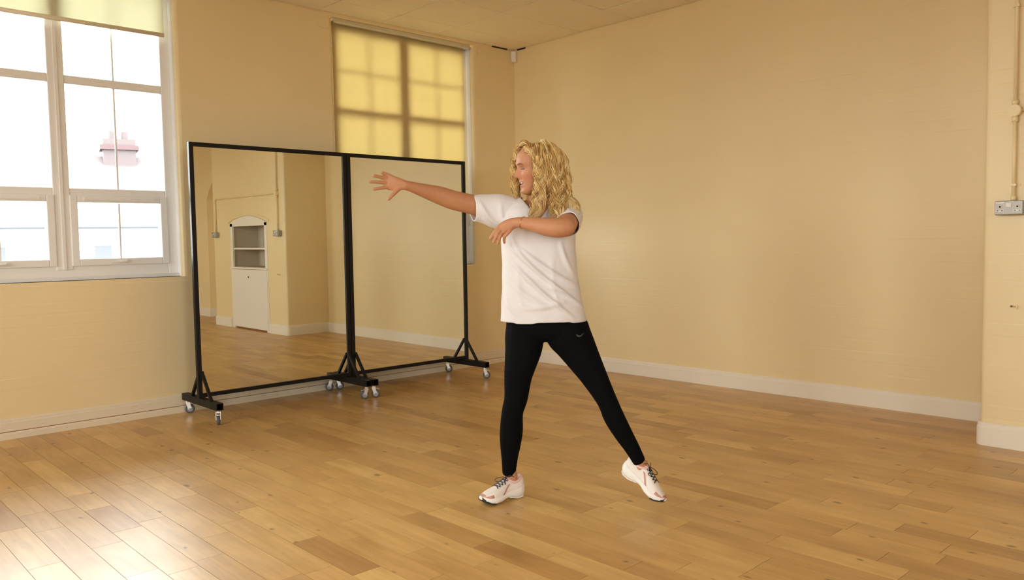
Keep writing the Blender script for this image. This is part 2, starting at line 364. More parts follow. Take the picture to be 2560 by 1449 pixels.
# ------------------------------------------------------------------ walls: solid slabs with openings, faced with painted brick courses
T = 0.30
def wall_slab(name, wins, to3, s0, s1):
    """slab from s0..s1 with window openings; to3(s, depth, z): depth > 0 goes out of the room"""
    mb = MB()
    def bx(a, b, z0, z1):
        p = [to3(a, 0.0, z0), to3(b, T, z1)]; mb.box(p[0][0], p[1][0], p[0][1], p[1][1], z0, z1)
    cur = s0
    for a, b in sorted(wins):
        bx(cur, a, 0, HC+.1); bx(a, b, 0, SILL); bx(a, b, HEAD+.035, HC+.1); cur = b
    bx(cur, s1, 0, HC+.1)
    o = mb.build(name, M['wall']); tag(o, kind='structure'); return o
CH = 0.0782
def courses(wall, to3, s0, s1, wins, z_lo=0.0, z_hi=HC, seed=1, edge=0.032, amp=1.0):
    """painted brick courses standing a millimetre or so proud of their joints"""
    r = random.Random(seed); row = 0; z = z_lo
    while z < z_hi-.01:
        za, zb = z, min(z+CH, z_hi)
        spans = [(s0, s1)]
        for a, b in wins:
            a2, b2 = a-edge, b+edge
            if zb > SILL-edge+.002 and za < HEAD+.06:
                new = []
                for p, q in spans:
                    if q <= a2 or p >= b2: new.append((p, q)); continue
                    if p < a2: new.append((p, a2))
                    if q > b2: new.append((b2, q))
                spans = new
        zt = zb
        if wins and za < SILL-edge < zb-.002: zt = SILL-edge
        for p, q in spans:
            full = not any(p < b+edge and q > a-edge for a, b in wins)
            zz1 = zb if full else zt
            if q-p < .02: continue
            cuts = [p]; c = math.floor(p/.235)*.235+(.1175 if row % 2 else 0)
            while c < q-.02:
                if c > p+.02: cuts.append(c)
                c += .235
            cuts.append(q)
            vs = []; n = len(cuts)
            for c in cuts:
                d = r.uniform(.00005, .0002) if r.random() < .74 else r.uniform(.0003, .0009); d *= amp; j = r.uniform(-.0008, .0008)
                for zz, dd in ((za, .0), (za+.011+j, d), (zz1-.010+j, d+r.uniform(-.0003, .0003)), (zz1, .0)): vs.append(to3(c, -dd, zz))
            fs = [(i*4+k, (i+1)*4+k, (i+1)*4+k+1, i*4+k+1) for i in range(n-1) for k in range(3)]
            mb = MB(); mb.add(vs, fs)
            me = mb.mesh('brick_course', recalc=False)
            # normals must look into the room
            nrm = Vector(me.polygons[1].normal); inn = Vector(to3(p, -1, 0))-Vector(to3(p, 0, 0))
            if nrm.dot(inn) < 0: me.flip_normals()
            link('brick_course', me, M['wall'], wall)
        z += CH; row += 1
def reveal(wall, to3, a, b, z0, z1, depth=.1, r=.032, mat=None):
    """rounded brick edge and inner face round a window opening"""
    loops = []
    prof = [(r*(1-math.sin(t)), r*(1-math.cos(t))) for t in [math.pi/2*i/6 for i in range(7)]]+[(0.0, depth)]
    prof[0] = (r, -.0008)
    mb = MB()
    for o, d in prof:
        loops.append([to3(a-o, d, z1+.02), to3(a-o, d, z0-o), to3(b+o, d, z0-o), to3(b+o, d, z1+.02)])
    vs = [p for l in loops for p in l]
    mb.add(vs, [(i*4+k, i*4+k+1, (i+1)*4+k+1, (i+1)*4+k) for i in range(len(loops)-1) for k in range(3)])
    o = mb.build('window_reveal', mat or M['wall'], wall, smooth=False)
    bm = bmesh.new(); bm.from_mesh(o.data)
    for f in bm.faces: f.smooth = True
    for e in bm.edges:
        if len(e.link_faces) == 2 and e.calc_face_angle(0) > .6: e.smooth = False
    bm.to_mesh(o.data); bm.free()
    return o
toA = lambda s, d, z: (s, d, z)
toB = lambda s, d, z: (d, s, z)
toC = lambda s, d, z: (XW-d, s, z)
toD = lambda s, d, z: (s, YW-d, z)
WINX = [(a-.032, b+.032) for a, b in WINS]
wall_left = wall_slab('wall_left', [(a-.03, b+.03) for a, b in WINS], lambda s, d, z: (s, d+.0005, z), XW-T, T)
courses(wall_left, toA, XW, 0, WINS, seed=3)
for a, b in WINS: reveal(wall_left, toA, a, b, SILL, HEAD)
wall_right = B(0.0005, T, YW, 0, 0, HC+.1).build('wall_right', M['wall']); tag(wall_right, kind='structure')
courses(wall_right, toB, -4.457, 0, [], seed=5)
courses(wall_right, toB, -8.0, -6.68, [], seed=6)
wall_back = wall_slab('wall_back', WINC, toC, YW-T, 0); 
wall_front = wall_slab('wall_front', WIND, toD, XW-T, T)

# ------------------------------------------------------------------ suspended ceiling of square tiles
ceiling = B(XW-T, T, YW-T, T, HC+.012, HC+.12).build('ceiling', M['grid']); tag(ceiling, kind='structure')
OX, OY, TS = 0.4016, 0.3122, 0.6
xs = [0.0, -OX]; ys = [0.0, -OY]
while xs[-1] > XW: xs.append(max(XW, xs[-1]-TS))
while ys[-1] > YW: ys.append(max(YW, ys[-1]-TS))
tile_cache = {}
for xi, (xb, xa) in enumerate(zip(xs, xs[1:])):
    for yi, (yb, ya) in enumerate(zip(ys, ys[1:])):
        w, h = round(xb-xa, 4), round(yb-ya, 4); key = (w, h)
        if w < .02 or h < .02: continue
        if key not in tile_cache:
            g = .0035; a, c = w/2-g, h/2-g
            mb = MB(); mb.loft([[(-x, -y, z), (x, -y, z), (x, y, z), (-x, y, z)] for x, y, z in ((a, c, .012), (a, c, .003), (a-.004, c-.004, 0))])
            tile_cache[key] = mb.mesh('ceiling_tile')
        o = link('ceiling_tile', tile_cache[key], M['ceiling'], ceiling)
        o.location = ((xa+xb)/2, (ya+yb)/2, HC+rnd.uniform(-.0008, .0008))
# dark strips paint in the shade of two gaps at the tile edges
B(-.10, -.30, -.001, -.012, HC-.010, HC+.001).build('gap_shade', M['dark'], ceiling)
B(-.001, -.012, -.06, -.17, HC-.012, HC+.001).build('gap_shade', M['dark'], ceiling)

# ------------------------------------------------------------------ skirting boards
def skirt(name, path, h, mat, t=.02, cap=.028):
    """moulded board swept along a wall-foot path (room side is to the right of the path)"""
    prof = [(0, 0), (t, 0), (t, h-cap), (t*.82, h-cap+.006), (t*.80, h-.008), (t*.45, h), (0, h)]
    P = [np.array(p, float) for p in path]; rings = []
    for i, p in enumerate(P):
        d0 = (P[i]-P[i-1]) if i else (P[1]-P[0]); d1 = (P[i+1]-P[i]) if i < len(P)-1 else d0
        d0 = d0/np.linalg.norm(d0); d1 = d1/np.linalg.norm(d1)
        n0 = np.array((d0[1], -d0[0])); n1 = np.array((d1[1], -d1[0])); b = n0+n1; b /= np.linalg.norm(b); b = b/max(.3, b@n0)
        rings.append([(p[0]+b[0]*o, p[1]+b[1]*o, z) for o, z in prof])
    o = MB().loft(rings).build(name, mat); tag(o, kind='structure'); return o
bl = skirt('baseboard_left', [(XW, -.0002), (0, -.0002)], .130, M['scuffed'], t=.018, cap=.026)
B(XW, -.0, -.0185, -.0195, .0455, .0500).build('paint_gap', M['seam'], bl)
MB().loft([[(x, -.0002, .0), (x, -.027, .0), (x, -.027, .036), (x, -.022, .0455), (x, -.0002, .0455)] for x in (XW, -.018)]).build('floor_bead', M['scuffed'], bl)
PD, PS0, PS1 = .618, -4.457, -6.68        # chimney breast: depth, near side, far side
skirt('baseboard_right', [(-.0002, 0), (-.0002, PS0)], .1265, M['skirt'])
NY0, NY1 = -4.95, -6.09                   # fireplace opening
def arc(cx, cy, r, a0, a1, n=6): return [(cx+r*math.cos(a0+(a1-a0)*i/n), cy+r*math.sin(a0+(a1-a0)*i/n)) for i in range(n+1)]
RB = .03
skirt('baseboard_chimney', [(0, PS0+.0002)]+[(-PD+RB-RB*math.sin(t)-.0002, PS0-RB+RB*math.cos(t)+.0002) for t in [math.pi/2*i/5 for i in range(6)]]+[(-PD-.0002, NY0+.02)], .133, M['skirt'])
skirt('baseboard_chimney_far', [(-PD-.0002, NY1-.02)]+[(-PD+RB-RB*math.cos(t)-.0002, PS1+RB-RB*math.sin(t)-.0002) for t in [math.pi/2*i/5 for i in range(6)]]+[(0, PS1-.0002)], .133, M['skirt'])
skirt('baseboard_alcove', [(-.0002, PS1), (-.0002, -8.0)], .133, M['skirt'])

# ------------------------------------------------------------------ chimney breast with the old fireplace made into a cupboard
breast = thing('wall_chimney', kind='structure')
tozz = lambda a, b, h: (a, b, h)
near = [(-.0, PS0)]+[(-PD+RB-RB*math.sin(t), PS0-RB+RB*math.cos(t)) for t in [math.pi/2*i/6 for i in range(7)]]+[(-PD, NY0), (0, NY0)]
MB().prism(near, tozz, 0, HC+.02).build('pier', M['wall'], breast)
far = [(0, NY1), (-PD, NY1)]+[(-PD+RB-RB*math.cos(t), PS1+RB-RB*math.sin(t)) for t in [math.pi/2*i/6 for i in range(7)]]+[(0, PS1)]
MB().prism(far, tozz, 0, HC+.02).build('pier', M['wall'], breast)
ZA0, ZA1 = 1.50, 1.60
archp = [(NY0+(NY1-NY0)*i/12, ZA0+(ZA1-ZA0)*math.sin(math.pi*i/12)**.85) for i in range(13)]
lint = [(NY0, HC+.02)]+archp+[(NY1, HC+.02)]
MB().prism(lint, lambda a, b, h: (h, a, b), -PD, 0).build('lintel', M['wall'], breast)
# brick-on-edge arch rib over the opening
rib = [(NY0+.05+(NY1-NY0-.10)*i/12, 0) for i in range(13)]
outer = [(NY0+.07+(NY1-NY0-.14)*i/12, ZA0+.035+(ZA1-ZA0)*math.sin(math.pi*i/12)**.85) for i in range(13)]
inner = [(y, z-.03) for y, z in outer][::-1]
MB().prism(outer+inner, lambda a, b, h: (h, a, b), -PD-.012, -PD).build('arch_rib', M['wall'], breast, bevel=.004)
toF = lambda s, d, z: (-PD+d, s, z)
courses(breast, toF, NY0, PS0-RB, [], amp=1.8, seed=9, z_lo=.0)
courses(breast, toF, PS1+RB, NY1, [], amp=1.8, seed=10)
courses(breast, toF, NY1, NY0, [], amp=1.8, seed=12, z_lo=1.66)
cup = thing('alcove_cupboard', (-PD, (NY0+NY1)/2, 0), label='white painted cupboard with open shelf niche built into the chimney breast, seen in the mirror', cat='cupboard')
def cpart(name, mb, mat, parent=None, bevel=0.0):
    o = mb.build(name, mat, parent or cup, bevel=bevel)
    return o
HWN = (NY0-NY1)/2
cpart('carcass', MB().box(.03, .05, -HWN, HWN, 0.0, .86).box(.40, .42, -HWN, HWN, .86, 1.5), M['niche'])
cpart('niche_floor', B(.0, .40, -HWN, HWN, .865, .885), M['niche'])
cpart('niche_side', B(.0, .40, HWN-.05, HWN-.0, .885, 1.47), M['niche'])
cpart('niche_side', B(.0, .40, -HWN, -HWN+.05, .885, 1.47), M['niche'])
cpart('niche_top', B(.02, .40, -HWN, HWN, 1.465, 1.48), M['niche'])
cpart('shelf', B(.012, .40, -HWN+.05, HWN-.05, 1.13, 1.152), M['board'])
cpart('face_frame', MB().box(-.006, .02, HWN-.075, HWN-.002, .0, 1.50).box(-.006, .02, -HWN+.002, -HWN+.075, .0, 1.50).prism([(HWN-.002, 1.46)]+[(HWN*(1-2*i/12)*.996, ZA0-.002+(ZA1-ZA0)*math.sin(math.pi*i/12)**.85) for i in range(13)]+[(-HWN+.002, 1.46)], lambda a, b, h: (h, a, b), -.006, .02), M['board'])
cpart('ledge', B(-.03, .02, -HWN+.01, HWN-.01, .855, .880), M['board'], bevel=.004)
dr = cpart('door', B(-.016, .02, -HWN+.06, HWN-.02, .025, .85), M['board'], bevel=.002)
cpart('keyhole', MB().disc((-.018, .0, .745), (1, 0, 0), .012, .006), M['dark'], dr)
cpart('plinth', B(.02, .05, -HWN, HWN, .0, .025), M['seam'])
# pier and arched recess further along the right wall (seen only in the mirror)
wp = thing('wall_pier', kind='structure')
yr0, yr1 = PS1, -8.0
ar2 = [(yr0+(yr1-yr0)*i/12, 1.95+.42*math.sin(math.pi*i/12)**.8) for i in range(13)]
MB().prism([(yr0, HC+.02)]+ar2+[(yr1, 1.95), (yr1, 0), (YW, 0), (YW, HC+.02)], lambda a, b, h: (h, a, b), -.15, 0).build('arched_pier', M['wall'], wp)
skirt('baseboard_pier', [(-.0, -8.0+.0002), (-.1502, -8.0+.0002), (-.1502, YW)], .133, M['skirt'])

# ------------------------------------------------------------------ windows
def sash_frame(mb, a, b, z0, z1, y0, y1, w):
    mb.box(a, a+w, y0, y1, z0, z1).box(b-w, b, y0, y1, z0, z1).box(a+w, b-w, y0, y1, z0, z0+w).box(a+w, b-w, y0, y1, z1-w, z1); return mb
def make_window(idx, a, b):
    w = thing('window_%d' % idx, (0, 0, 0), kind='structure')
    c = (a+b)/2; y0, y1 = .092, .150
    fr_ = MB(); sash_frame(fr_, a, b, SILL+.0, HEAD+.03, y0, y1, .072); fr_.box(a+.072, b-.072, y0+.002, y1, SILL+.05, SILL+.104)
    fr_.build('window_frame', M['upvc'], w, bevel=.006)
    MB().box(c-.052, c+.052, y0-.004, y1, SILL+.072, HEAD-.04).build('mullion', M['upvc'], w, bevel=.006)
    MB().box(c-.012, c+.012, y0-.012, y0-.004, SILL+.072, HEAD-.04).build('cover_strip', M['upvc'], w, bevel=.003)
    MB().box(a, b, y0-.030, y0, SILL+.001, SILL+.028).build('window_board', M['upvc'], w, bevel=.004)
    for x_ in (a+.001, b-.001): MB().box(x_-.0012, x_+.0012, .034, .094, SILL+.001, HEAD).build('reveal_lining', M['white_gloss'], w)
    for p, q in ((a+.072, c-.052), (c+.052, b-.072)):
        MB().box(p, q, y0+.002, y1, 2.322, 2.378).build('transom', M['upvc'], w, bevel=.005)
        MB().box(p, q, y0+.002, y1, 1.570, 1.622).build('transom', M['upvc'], w, bevel=.005)
        for z0, z1 in ((2.378, HEAD-.042), (1.622, 2.322)):
            MB().box(p, q, .118, .124, z0, z1).build('pane', M['glass'], w)
            m = (p+q)/2
            hb = .009 if idx == 1 else .006
            MB().box(m-hb, m+hb, .114, .126, z0, z1).build('glazing_bar', M['upvc'], w)
            zm = (z0+z1)/2
            if idx == 1: MB().box(p, q, .115, .1255, zm-.008, zm+.008).build('glazing_bar', M['upvc'], w)
        # opening sash below
        s = MB(); sash_frame(s, p-.006, q+.006, 1.092, 1.575, y0-.012, y1-.01, .048); s = s.build('sash', M['upvc'], w, bevel=.005)
        MB().box(p+.05, q-.05, .115, .121, 1.14, 1.525).build('pane', M['glass'], s)
        m = (p+q)/2
        MB().box(m-.006, m+.006, .113, .123, 1.14, 1.525).build('glazing_bar', M['upvc'], s)
        MB().box(p+.08, q-.08, y0-.020, y0-.010, 1.540, 1.558).build('trickle_vent', M['upvc'], s, bevel=.002)
        h = MB().box(m-.02, m+.035, y0-.024, y0-.006, 1.106, 1.128)
        h.bar((m+.02, y0-.034, 1.119), (m-.085, y0-.034, 1.113), .012, .012); h.build('handle', M['white_plastic'], s, bevel=.002)
    return w
for i, (a, b) in enumerate(WINS): make_window(i+1, a, b)
for i, (a, b, fl) in enumerate([(*w, 0) for w in WINC]+[(*w, 1) for w in WIND]):
    w = thing('window_%d' % (i+4), (0, 0, 0), kind='structure')
    mb = MB(); sash_frame(mb, a, b, SILL, HEAD+.03, -.04, .04, .07); mb.box((a+b)/2-.05, (a+b)/2+.05, -.04, .04, SILL, HEAD).box(a, b, -.04, .04, 2.32, 2.38).box(a, b, -.04, .04, 1.57, 1.62)
    mb.v = [(x, YW-.15+y, z) if fl else (XW-.15+y, x, z) for x, y, z in mb.v]
    mb.build('window_frame', M['upvc'], w)
    (MB().box(a, b, YW-.153, YW-.147, SILL, HEAD) if fl else MB().box(XW-.153, XW-.147, a, b, SILL, HEAD)).build('pane', M['glass'], w)
def portal(name, loc, rot, sx, sy):
    l = bpy.data.lights.new(name, 'AREA'); l.shape = 'RECTANGLE'; l.size = sx; l.size_y = sy; l.cycles.is_portal = True
    o = bpy.data.objects.new(name, l); COL.objects.link(o); o.location = loc; o.rotation_euler = rot
for a, b in WINS: portal('window_portal', ((a+b)/2, T+.02, (SILL+HEAD)/2), (math.radians(-90), 0, 0), b-a+.1, HEAD-SILL+.2)
for a, b in WIND: portal('window_portal', ((a+b)/2, YW-T-.02, (SILL+HEAD)/2), (math.radians(90), 0, 0), b-a+.1, HEAD-SILL+.2)
for a, b in WINC: portal('window_portal', (XW-T-.02, (a+b)/2, (SILL+HEAD)/2), (0, math.radians(-90), 0), HEAD-SILL+.2, b-a+.1)

# ------------------------------------------------------------------ roller blinds
def blind(a, b, z_bot, cloth, label, chain=True, ycl=.045):
    t = thing('roller_blind', ((a+b)/2, ycl, HEAD), label=label, cat='blind', group='roller blinds in the left wall windows')
    hw = (b-a)/2
    def p(name, mb, mat, par=None, **k): return mb.build(name, mat, par or t, **k)
    prof = [(-.045, .0), (-.045, .052), (.03, .052), (.03, -.0), (-.02, -.006)]
    cas = p('cassette', MB().loft([[(x, y, z) for y, z in prof] for x in (-hw+.004, hw-.004)]), M['alu'], bevel=.004)
    p('end_cap', B(hw-.004, hw, -.045, .03, -.006, .052), M['alu'], cas)
    p('end_cap', B(-hw, -hw+.004, -.045, .03, -.006, .052), M['alu'], cas)
    zb = z_bot-HEAD
    cl = p('cloth', MB().box(-hw+.010, hw-.050, -.0006, .0006, zb, -.002), cloth)
    p('bottom_bar', MB().tube([(-hw+.010, 0, zb-.012), (hw-.050, 0, zb-.012)], [(.015, .007)]*2, ref=(0, 1, 0), seg=12, round_ends=False), M['cill'], cl, smooth=True)
    if chain:
        ch = p('chain', MB().tube([(hw-.028, -.032, 0), (hw-.026, -.034, -.8), (hw-.027, -.036, -1.62)], [.0018]*3, seg=6), M['white_plastic'])
        p('chain_ball', MB().sphere((hw-.027, -.036, -1.665), (.012, .012, .020)), M['white_plastic'], ch, smooth=True)
    return t
blind(WINS[0][0]+.012, WINS[0][1]-.012, 1.47, M['blind_yellow'], 'yellow glowing roller blind pulled down behind the wheeled mirrors', ycl=.054)
blind(WINS[1][0]+.005, WINS[1][1]-.002, 2.745, M['blind_cream'], 'pale cream roller blind rolled almost up over the bare window', chain=False)
blind(WINS[2][0]+.012, WINS[2][1]-.012, 2.70, M['blind_cream'], 'pale cream roller blind beyond the left edge of the picture', chain=False)
# painted-over blind brackets on the wall face
for x, z, w, h in ((-2.165, 3.035, .10, .085), (-3.30, 3.075, .10, .07), (-.46, 3.04, .05, .06)):
    o = B(x-w/2, x+w/2, -.001, -.007, z-h/2, z+h/2).build('wall_plate', M['wall'], bevel=.003)
    tag(o, {-2.165: 'painted over cream plate on the wall left of the yellow blind', -3.30: 'painted over cream plate at the top right of the bare window', -.46: 'small painted over plate between the yellow blind and the corner'}[x], 'wall plate')

# ------------------------------------------------------------------ corner sensor, sockets, conduit, pipe stub
s = thing('motion_sensor', (-.03, -.03, 3.055), math.radians(-45), 'small white motion sensor in the corner just under the ceiling', 'sensor')
MB().loft([[(-.028*k, .035, z), (.028*k, .035, z), (.028*k, -.008*q, z), (.016*k, -.02*q, z), (-.016*k, -.02*q, z), (-.028*k, -.008*q, z)] for z, k, q in ((-.055, .9, .3), (-.045, 1, 1), (.045, 1, 1), (.055, .95, .6))]).build('housing', M['white_plastic'], s, bevel=.004)
MB().loft([[(-.018, -.018, z), (.018, -.018, z), (.010, -.024*q, z), (-.010, -.024*q, z)] for z, q in ((-.03, .85), (0, 1.15), (.02, .85))]).build('lens', M['white_plastic'], s)
def socket(yc, zc, label):
    t = thing('power_socket', (-PD, yc, zc), label=label, cat='socket', group='metal double sockets on the chimney breast')
    W_, H_, D_ = .140, .078, .058
    MB().box(-D_, -.001, -W_/2, W_/2, -H_/2, H_/2).build('back_box', M['grey_metal'], t, bevel=.007)
    MB().box(-D_-.003, -D_, -W_/2+.003, W_/2-.003, -H_/2+.003, H_/2-.003).build('face_plate', M['grey_metal'], t, bevel=.002)
    xf = -D_-.003
    for k, sy in enumerate((1, -1)):
        c = sy*.042
        o = MB().torus((xf-.001, c, .006), (1, 0, 0), .0075, .0028).build('outlet_ring', M['socket_face'], t, smooth=True)
        MB().disc((xf-.001, c, .006), (1, 0, 0), .005, .003).build('earth_hole', M['dark'], o)
        o = MB().box(xf-.003, xf, c-.020, c+.020, -.022, -.008).build('outlet_plate', M['socket_face'], t, bevel=.003)
        for q in (-.011, .011): MB().box(xf-.0036, xf-.002, c+q-.0035, c+q+.0035, -.017, -.013).build('pin_slot', M['dark'], o)
    MB().box(xf-.004, xf, -.014, .014, .002, .026).build('switch', M['socket_face'], t, bevel=.002)
    MB().box(xf-.0015, xf, .022, .064, .024, .034).build('marking_strip', M['socket_face'], t)
    return t
SYN, SYF, SZ = -4.600, -6.535, 1.345
socket(SYN, SZ, 'grey metal double socket near the right edge of the picture')
socket(SYF, SZ, 'grey metal double socket beyond the cupboard, seen only in the mirror')
cd = thing('conduit_pipe', (-PD, SYN-.012, SZ+.04), label='cream painted conduit pipe running from ceiling to the metal sockets', cat='conduit')
xc = -.020
def cpipe(name, mb, par=None, smooth=True): return mb.build(name, M['wall'], par or cd, smooth=smooth)
ZJ = 1.872-SZ-.04
cpipe('pipe', MB().tube([(xc, 0, ZJ+.02), (xc, 0, HC-SZ-.045)], [.010]*2, seg=14, round_ends=False))
cpipe('pipe', MB().tube([(xc, 0, -.002), (xc, 0, ZJ-.02)], [.010]*2, seg=14, round_ends=False))
dfar = SYF-SYN
pts = [(xc, -.02, ZJ)]+[(xc, dfar+.04, ZJ)]+[(xc, dfar+.04-.04*math.sin(t), ZJ-.04+.04*math.cos(t)) for t in [math.pi/2*i/5 for i in range(1, 6)]]+[(xc, dfar, -.002)]
cpipe('pipe', MB().tube(pts, [.010]*len(pts), ref=(1, 0, 0), seg=14, round_ends=False))
jb = cpipe('junction_box', MB().disc((-.020, 0, ZJ), (1, 0, 0), .033, .038), smooth=False)
cpipe('lid', MB().disc((-.041, 0, ZJ), (1, 0, 0), .030, .005), jb, smooth=False)
cpipe('collar', MB().disc((xc, 0, ZJ-.045), (0, 0, 1), .016, .03), smooth=True)
cpipe('collar', MB().disc((xc, 0, ZJ+.045), (0, 0, 1), .016, .02), smooth=True)
for z in (.085, 1.05):
    cpipe('saddle_clip', MB().box(-.006, 0, -.028, .028, z-.006, z+.006).box(-.033, -.004, -.0135, .0135, z-.006, z+.006), smooth=False)
cpipe('saddle_clip', MB().box(-.006, 0, dfar*.35-.006, dfar*.35+.006, ZJ-.028, ZJ+.028).box(-.033, -.004, dfar*.35-.006, dfar*.35+.006, ZJ-.0135, ZJ+.0135), smooth=False)
cpipe('entry_bush', MB().disc((xc, 0, .012), (0, 0, 1), .0145, .024), smooth=True)
st = thing('pipe_stub', (-PD, -4.628, .800), label='short brass stub sticking out of the wall below the socket', cat='pipe stub')
MB().disc((-.004, 0, 0), (1, 0, 0), .012, .008).build('flange', M['wall'], st)
MB().tube([(-.006, 0, 0), (-.035, .012, .003)], [.005, .004], seg=10).build('stem', M['wall'], st, smooth=True)
MB().disc((-.036, .0125, .003), (.9, -.35, 0), .0055, .006).build('tip', simple('old_brass', (.16, .10, .045), .4, metal=.6), st)

# ------------------------------------------------------------------ two mirrors on castors
def make_mirror(x0, x1, label):
    xc = (x0+x1)/2; hw = (x1-x0)/2
    t = thing('rolling_mirror', (xc, -.355, 0), label=label, cat='mirror', group='wheeled studio mirrors')
    t.rotation_euler = (0, 0, 0)
    tilt = .003
    ZB, ZT, w = .152, 1.932, .031
    def sk(mb): mb.v = [(x, y-(z-.1)*tilt, z) for x, y, z in mb.v]; return mb
    for sx in (-1, 1):
        sk(MB().box(sx*hw, sx*(hw-w), -.016, .016, ZB-.004, ZT)).build('post', M['black_steel'], t, bevel=.002)
    sk(MB().box(-hw+w, hw-w, -.014, .014, ZT-w*.95, ZT)).build('top_rail', M['black_steel'], t, bevel=.002)
    sk(MB().box(-hw+w, hw-w, -.014, .014, ZB, ZB+w*.9)).build('bottom_rail', M['black_steel'], t, bevel=.002)
    sk(MB().box(-hw+w*.6, hw-w*.6, .004, .012, ZB+w*.4, ZT-w*.4)).build('backing_board', M['black_steel'], t)
    sk(MB().box(-hw+w-.003, hw-w+.003, -.0045, .0025, ZB+w*.9-.003, ZT-w*.95+.003)).build('mirror_glass', M['mirror'], t)
    for sx in (-1, 1):
        xb = sx*(hw-.028)
        zb0, zb1, L = .100, .148, .30
        q = .0035
        bm_ = MB()
        bm_.box(xb-.024, xb+.024, -L, L, zb1-q, zb1).box(xb-.024, xb+.024, -L, L, zb0, zb0+q).box(xb-.024, xb-.024+q, -L, L, zb0+q, zb1-q).box(xb+.024-q, xb+.024, -L, L, zb0+q, zb1-q)
        ft = bm_.build('foot_beam', M['black_steel'], t)
        for sy in (-1, 1):
            MB().bar((xb, sy*.016, .335), (xb, sy*.165, .145), .020, .020, up=(1, 0, 0)).build('brace', M['black_steel'], t, bevel=.002)
            yc = sy*(L-.035); ang = -.40 if (x0 < -3 and sx < 0 and sy < 0) else 1.0+rnd.uniform(-.15, .25)+(math.pi if x0 < -3 and sx > 0 else 0.0)
            ca, sa = math.cos(ang), math.sin(ang)
            cst = MB().disc((xb, yc, .097), (0, 0, 1), .017, .006).disc((xb, yc, .090), (0, 0, 1), .012, .010)
            cst = cst.build('castor', M['chrome'], t, smooth=False)
            ox, oy = xb-sa*.018, yc+ca*.018*(-1 if sy < 0 else 1)
            # wheel turns about axis (ca, sa, 0)
            ax = np.array((ca, sa, 0)); side = np.array((-sa, ca, 0))
            c0 = np.array((xb, yc, .0335))+side*.016*(-1)
            fk = MB()
            for k in (-1, 1):
                fk.bar(c0+ax*k*.0145+np.array((0, 0, .0)), np.array((xb, yc, .086))+ax*k*.0145, .026, .003, up=ax)
            fk.bar(np.array((xb, yc, .084))-ax*.016, np.array((xb, yc, .084))+ax*.016, .026, .004)
            fk.build('fork', M['chrome'], cst)
            wh = MB().torus(c0, ax, .0245, .009, seg=24, sseg=8, r_ax=.011).build('wheel', M['tyre'], cst, smooth=True)
            MB().disc(c0, ax, .0205, .018).disc(c0, ax, .006, .034).build('hub', M['hub'], cst)
            if (sx < 0) == (sy < 0) or sx > 0:
                MB().bar(np.array((xb, yc, .078))-side*.008, np.array((xb, yc, .070))-side*.046, .022, .005).build('brake_lever', M['chrome'], cst, bevel=.002)
    return t
make_mirror(-3.468, -2.222, 'wheeled black framed mirror nearest the bare window, reflecting the cupboard')
make_mirror(-2.215, -.990, 'wheeled black framed mirror in front of the yellow blind, reflecting plain wall')

# ------------------------------------------------------------------ outside: ground and the house across the way
GZ = -3.3
g = MB().box(-120, 120, .4, 160, GZ-.2, GZ).box(-120, XW-.4, -120, .4, GZ-.2, GZ).box(XW-.4, 120, -120, YW-.4, GZ-.2, GZ).build('ground', M['ground']); tag(g, kind='structure')
def ray_at(u, v, dist):
    d = CF*FPX+CR*(u-1280)+CU*(724.5-v); d = d/math.hypot(d[0], d[1]); return CAM+d*dist
hc = ray_at(318, 568, 30.0)
hs = thing('house', (hc[0], hc[1], GZ), math.radians(-14), 'white house with red tiled roof and brick chimney outside the bare window', 'house')
ZE = float(hc[2])-GZ
def hp(name, mb, mat, par=None): return mb.build(name, mat, par or hs)
hp('wall', B(-9, 6.5, 0, 8, 0, ZE), M['house_wall'])
rf = hp('roof', MB().add([(-9.4, -.4, ZE-.02), (6.9, -.4, ZE-.02), (6.9, 8.4, ZE-.02), (-9.4, 8.4, ZE-.02), (-5.5, 4, ZE+2.75), (3.0, 4, ZE+2.75), (-9.4, -.4, ZE+.1), (6.9, -.4, ZE+.1), (6.9, 8.4, ZE+.1), (-9.4, 8.4, ZE+.1)],
     [(0,3,2,1),(0,1,7,6),(1,2,8,7),(2,3,9,8),(3,0,6,9),(6,7,5,4),(7,8,5),(8,9,4,5),(9,6,4)]), M['roof_tile'])
hp('gutter', MB().tube([(-9.4, -.46, ZE+.02), (6.9, -.46, ZE+.02)], [.07, .07], seg=10), M['house_glass'])
chm = hp('chimney', B(-.45, .65, 3.4, 4.3, ZE+2.0, ZE+3.35), M['chimney'])
hp('chimney_band', B(-.55, .75, 3.3, 4.4, ZE+2.95, ZE+3.12), M['chimney_band'], chm)
for x in (-.1, .32): hp('chimney_pot', MB().disc((x, 3.85, ZE+3.5), (0, 0, 1), .13, .34, 14), M['chimney'], chm)
for x0, z0 in ((-4.0, ZE-1.35), (-1.0, ZE-1.35), (3.2, ZE-1.35)):
    wn = hp('house_window', B(x0-.05, x0+.55, -.03, .02, z0-.05, z0+.80), M['house_wall'])
    hp('window_pane', B(x0, x0+.5, -.04, -.02, z0, z0+.75), M['house_glass'], wn)

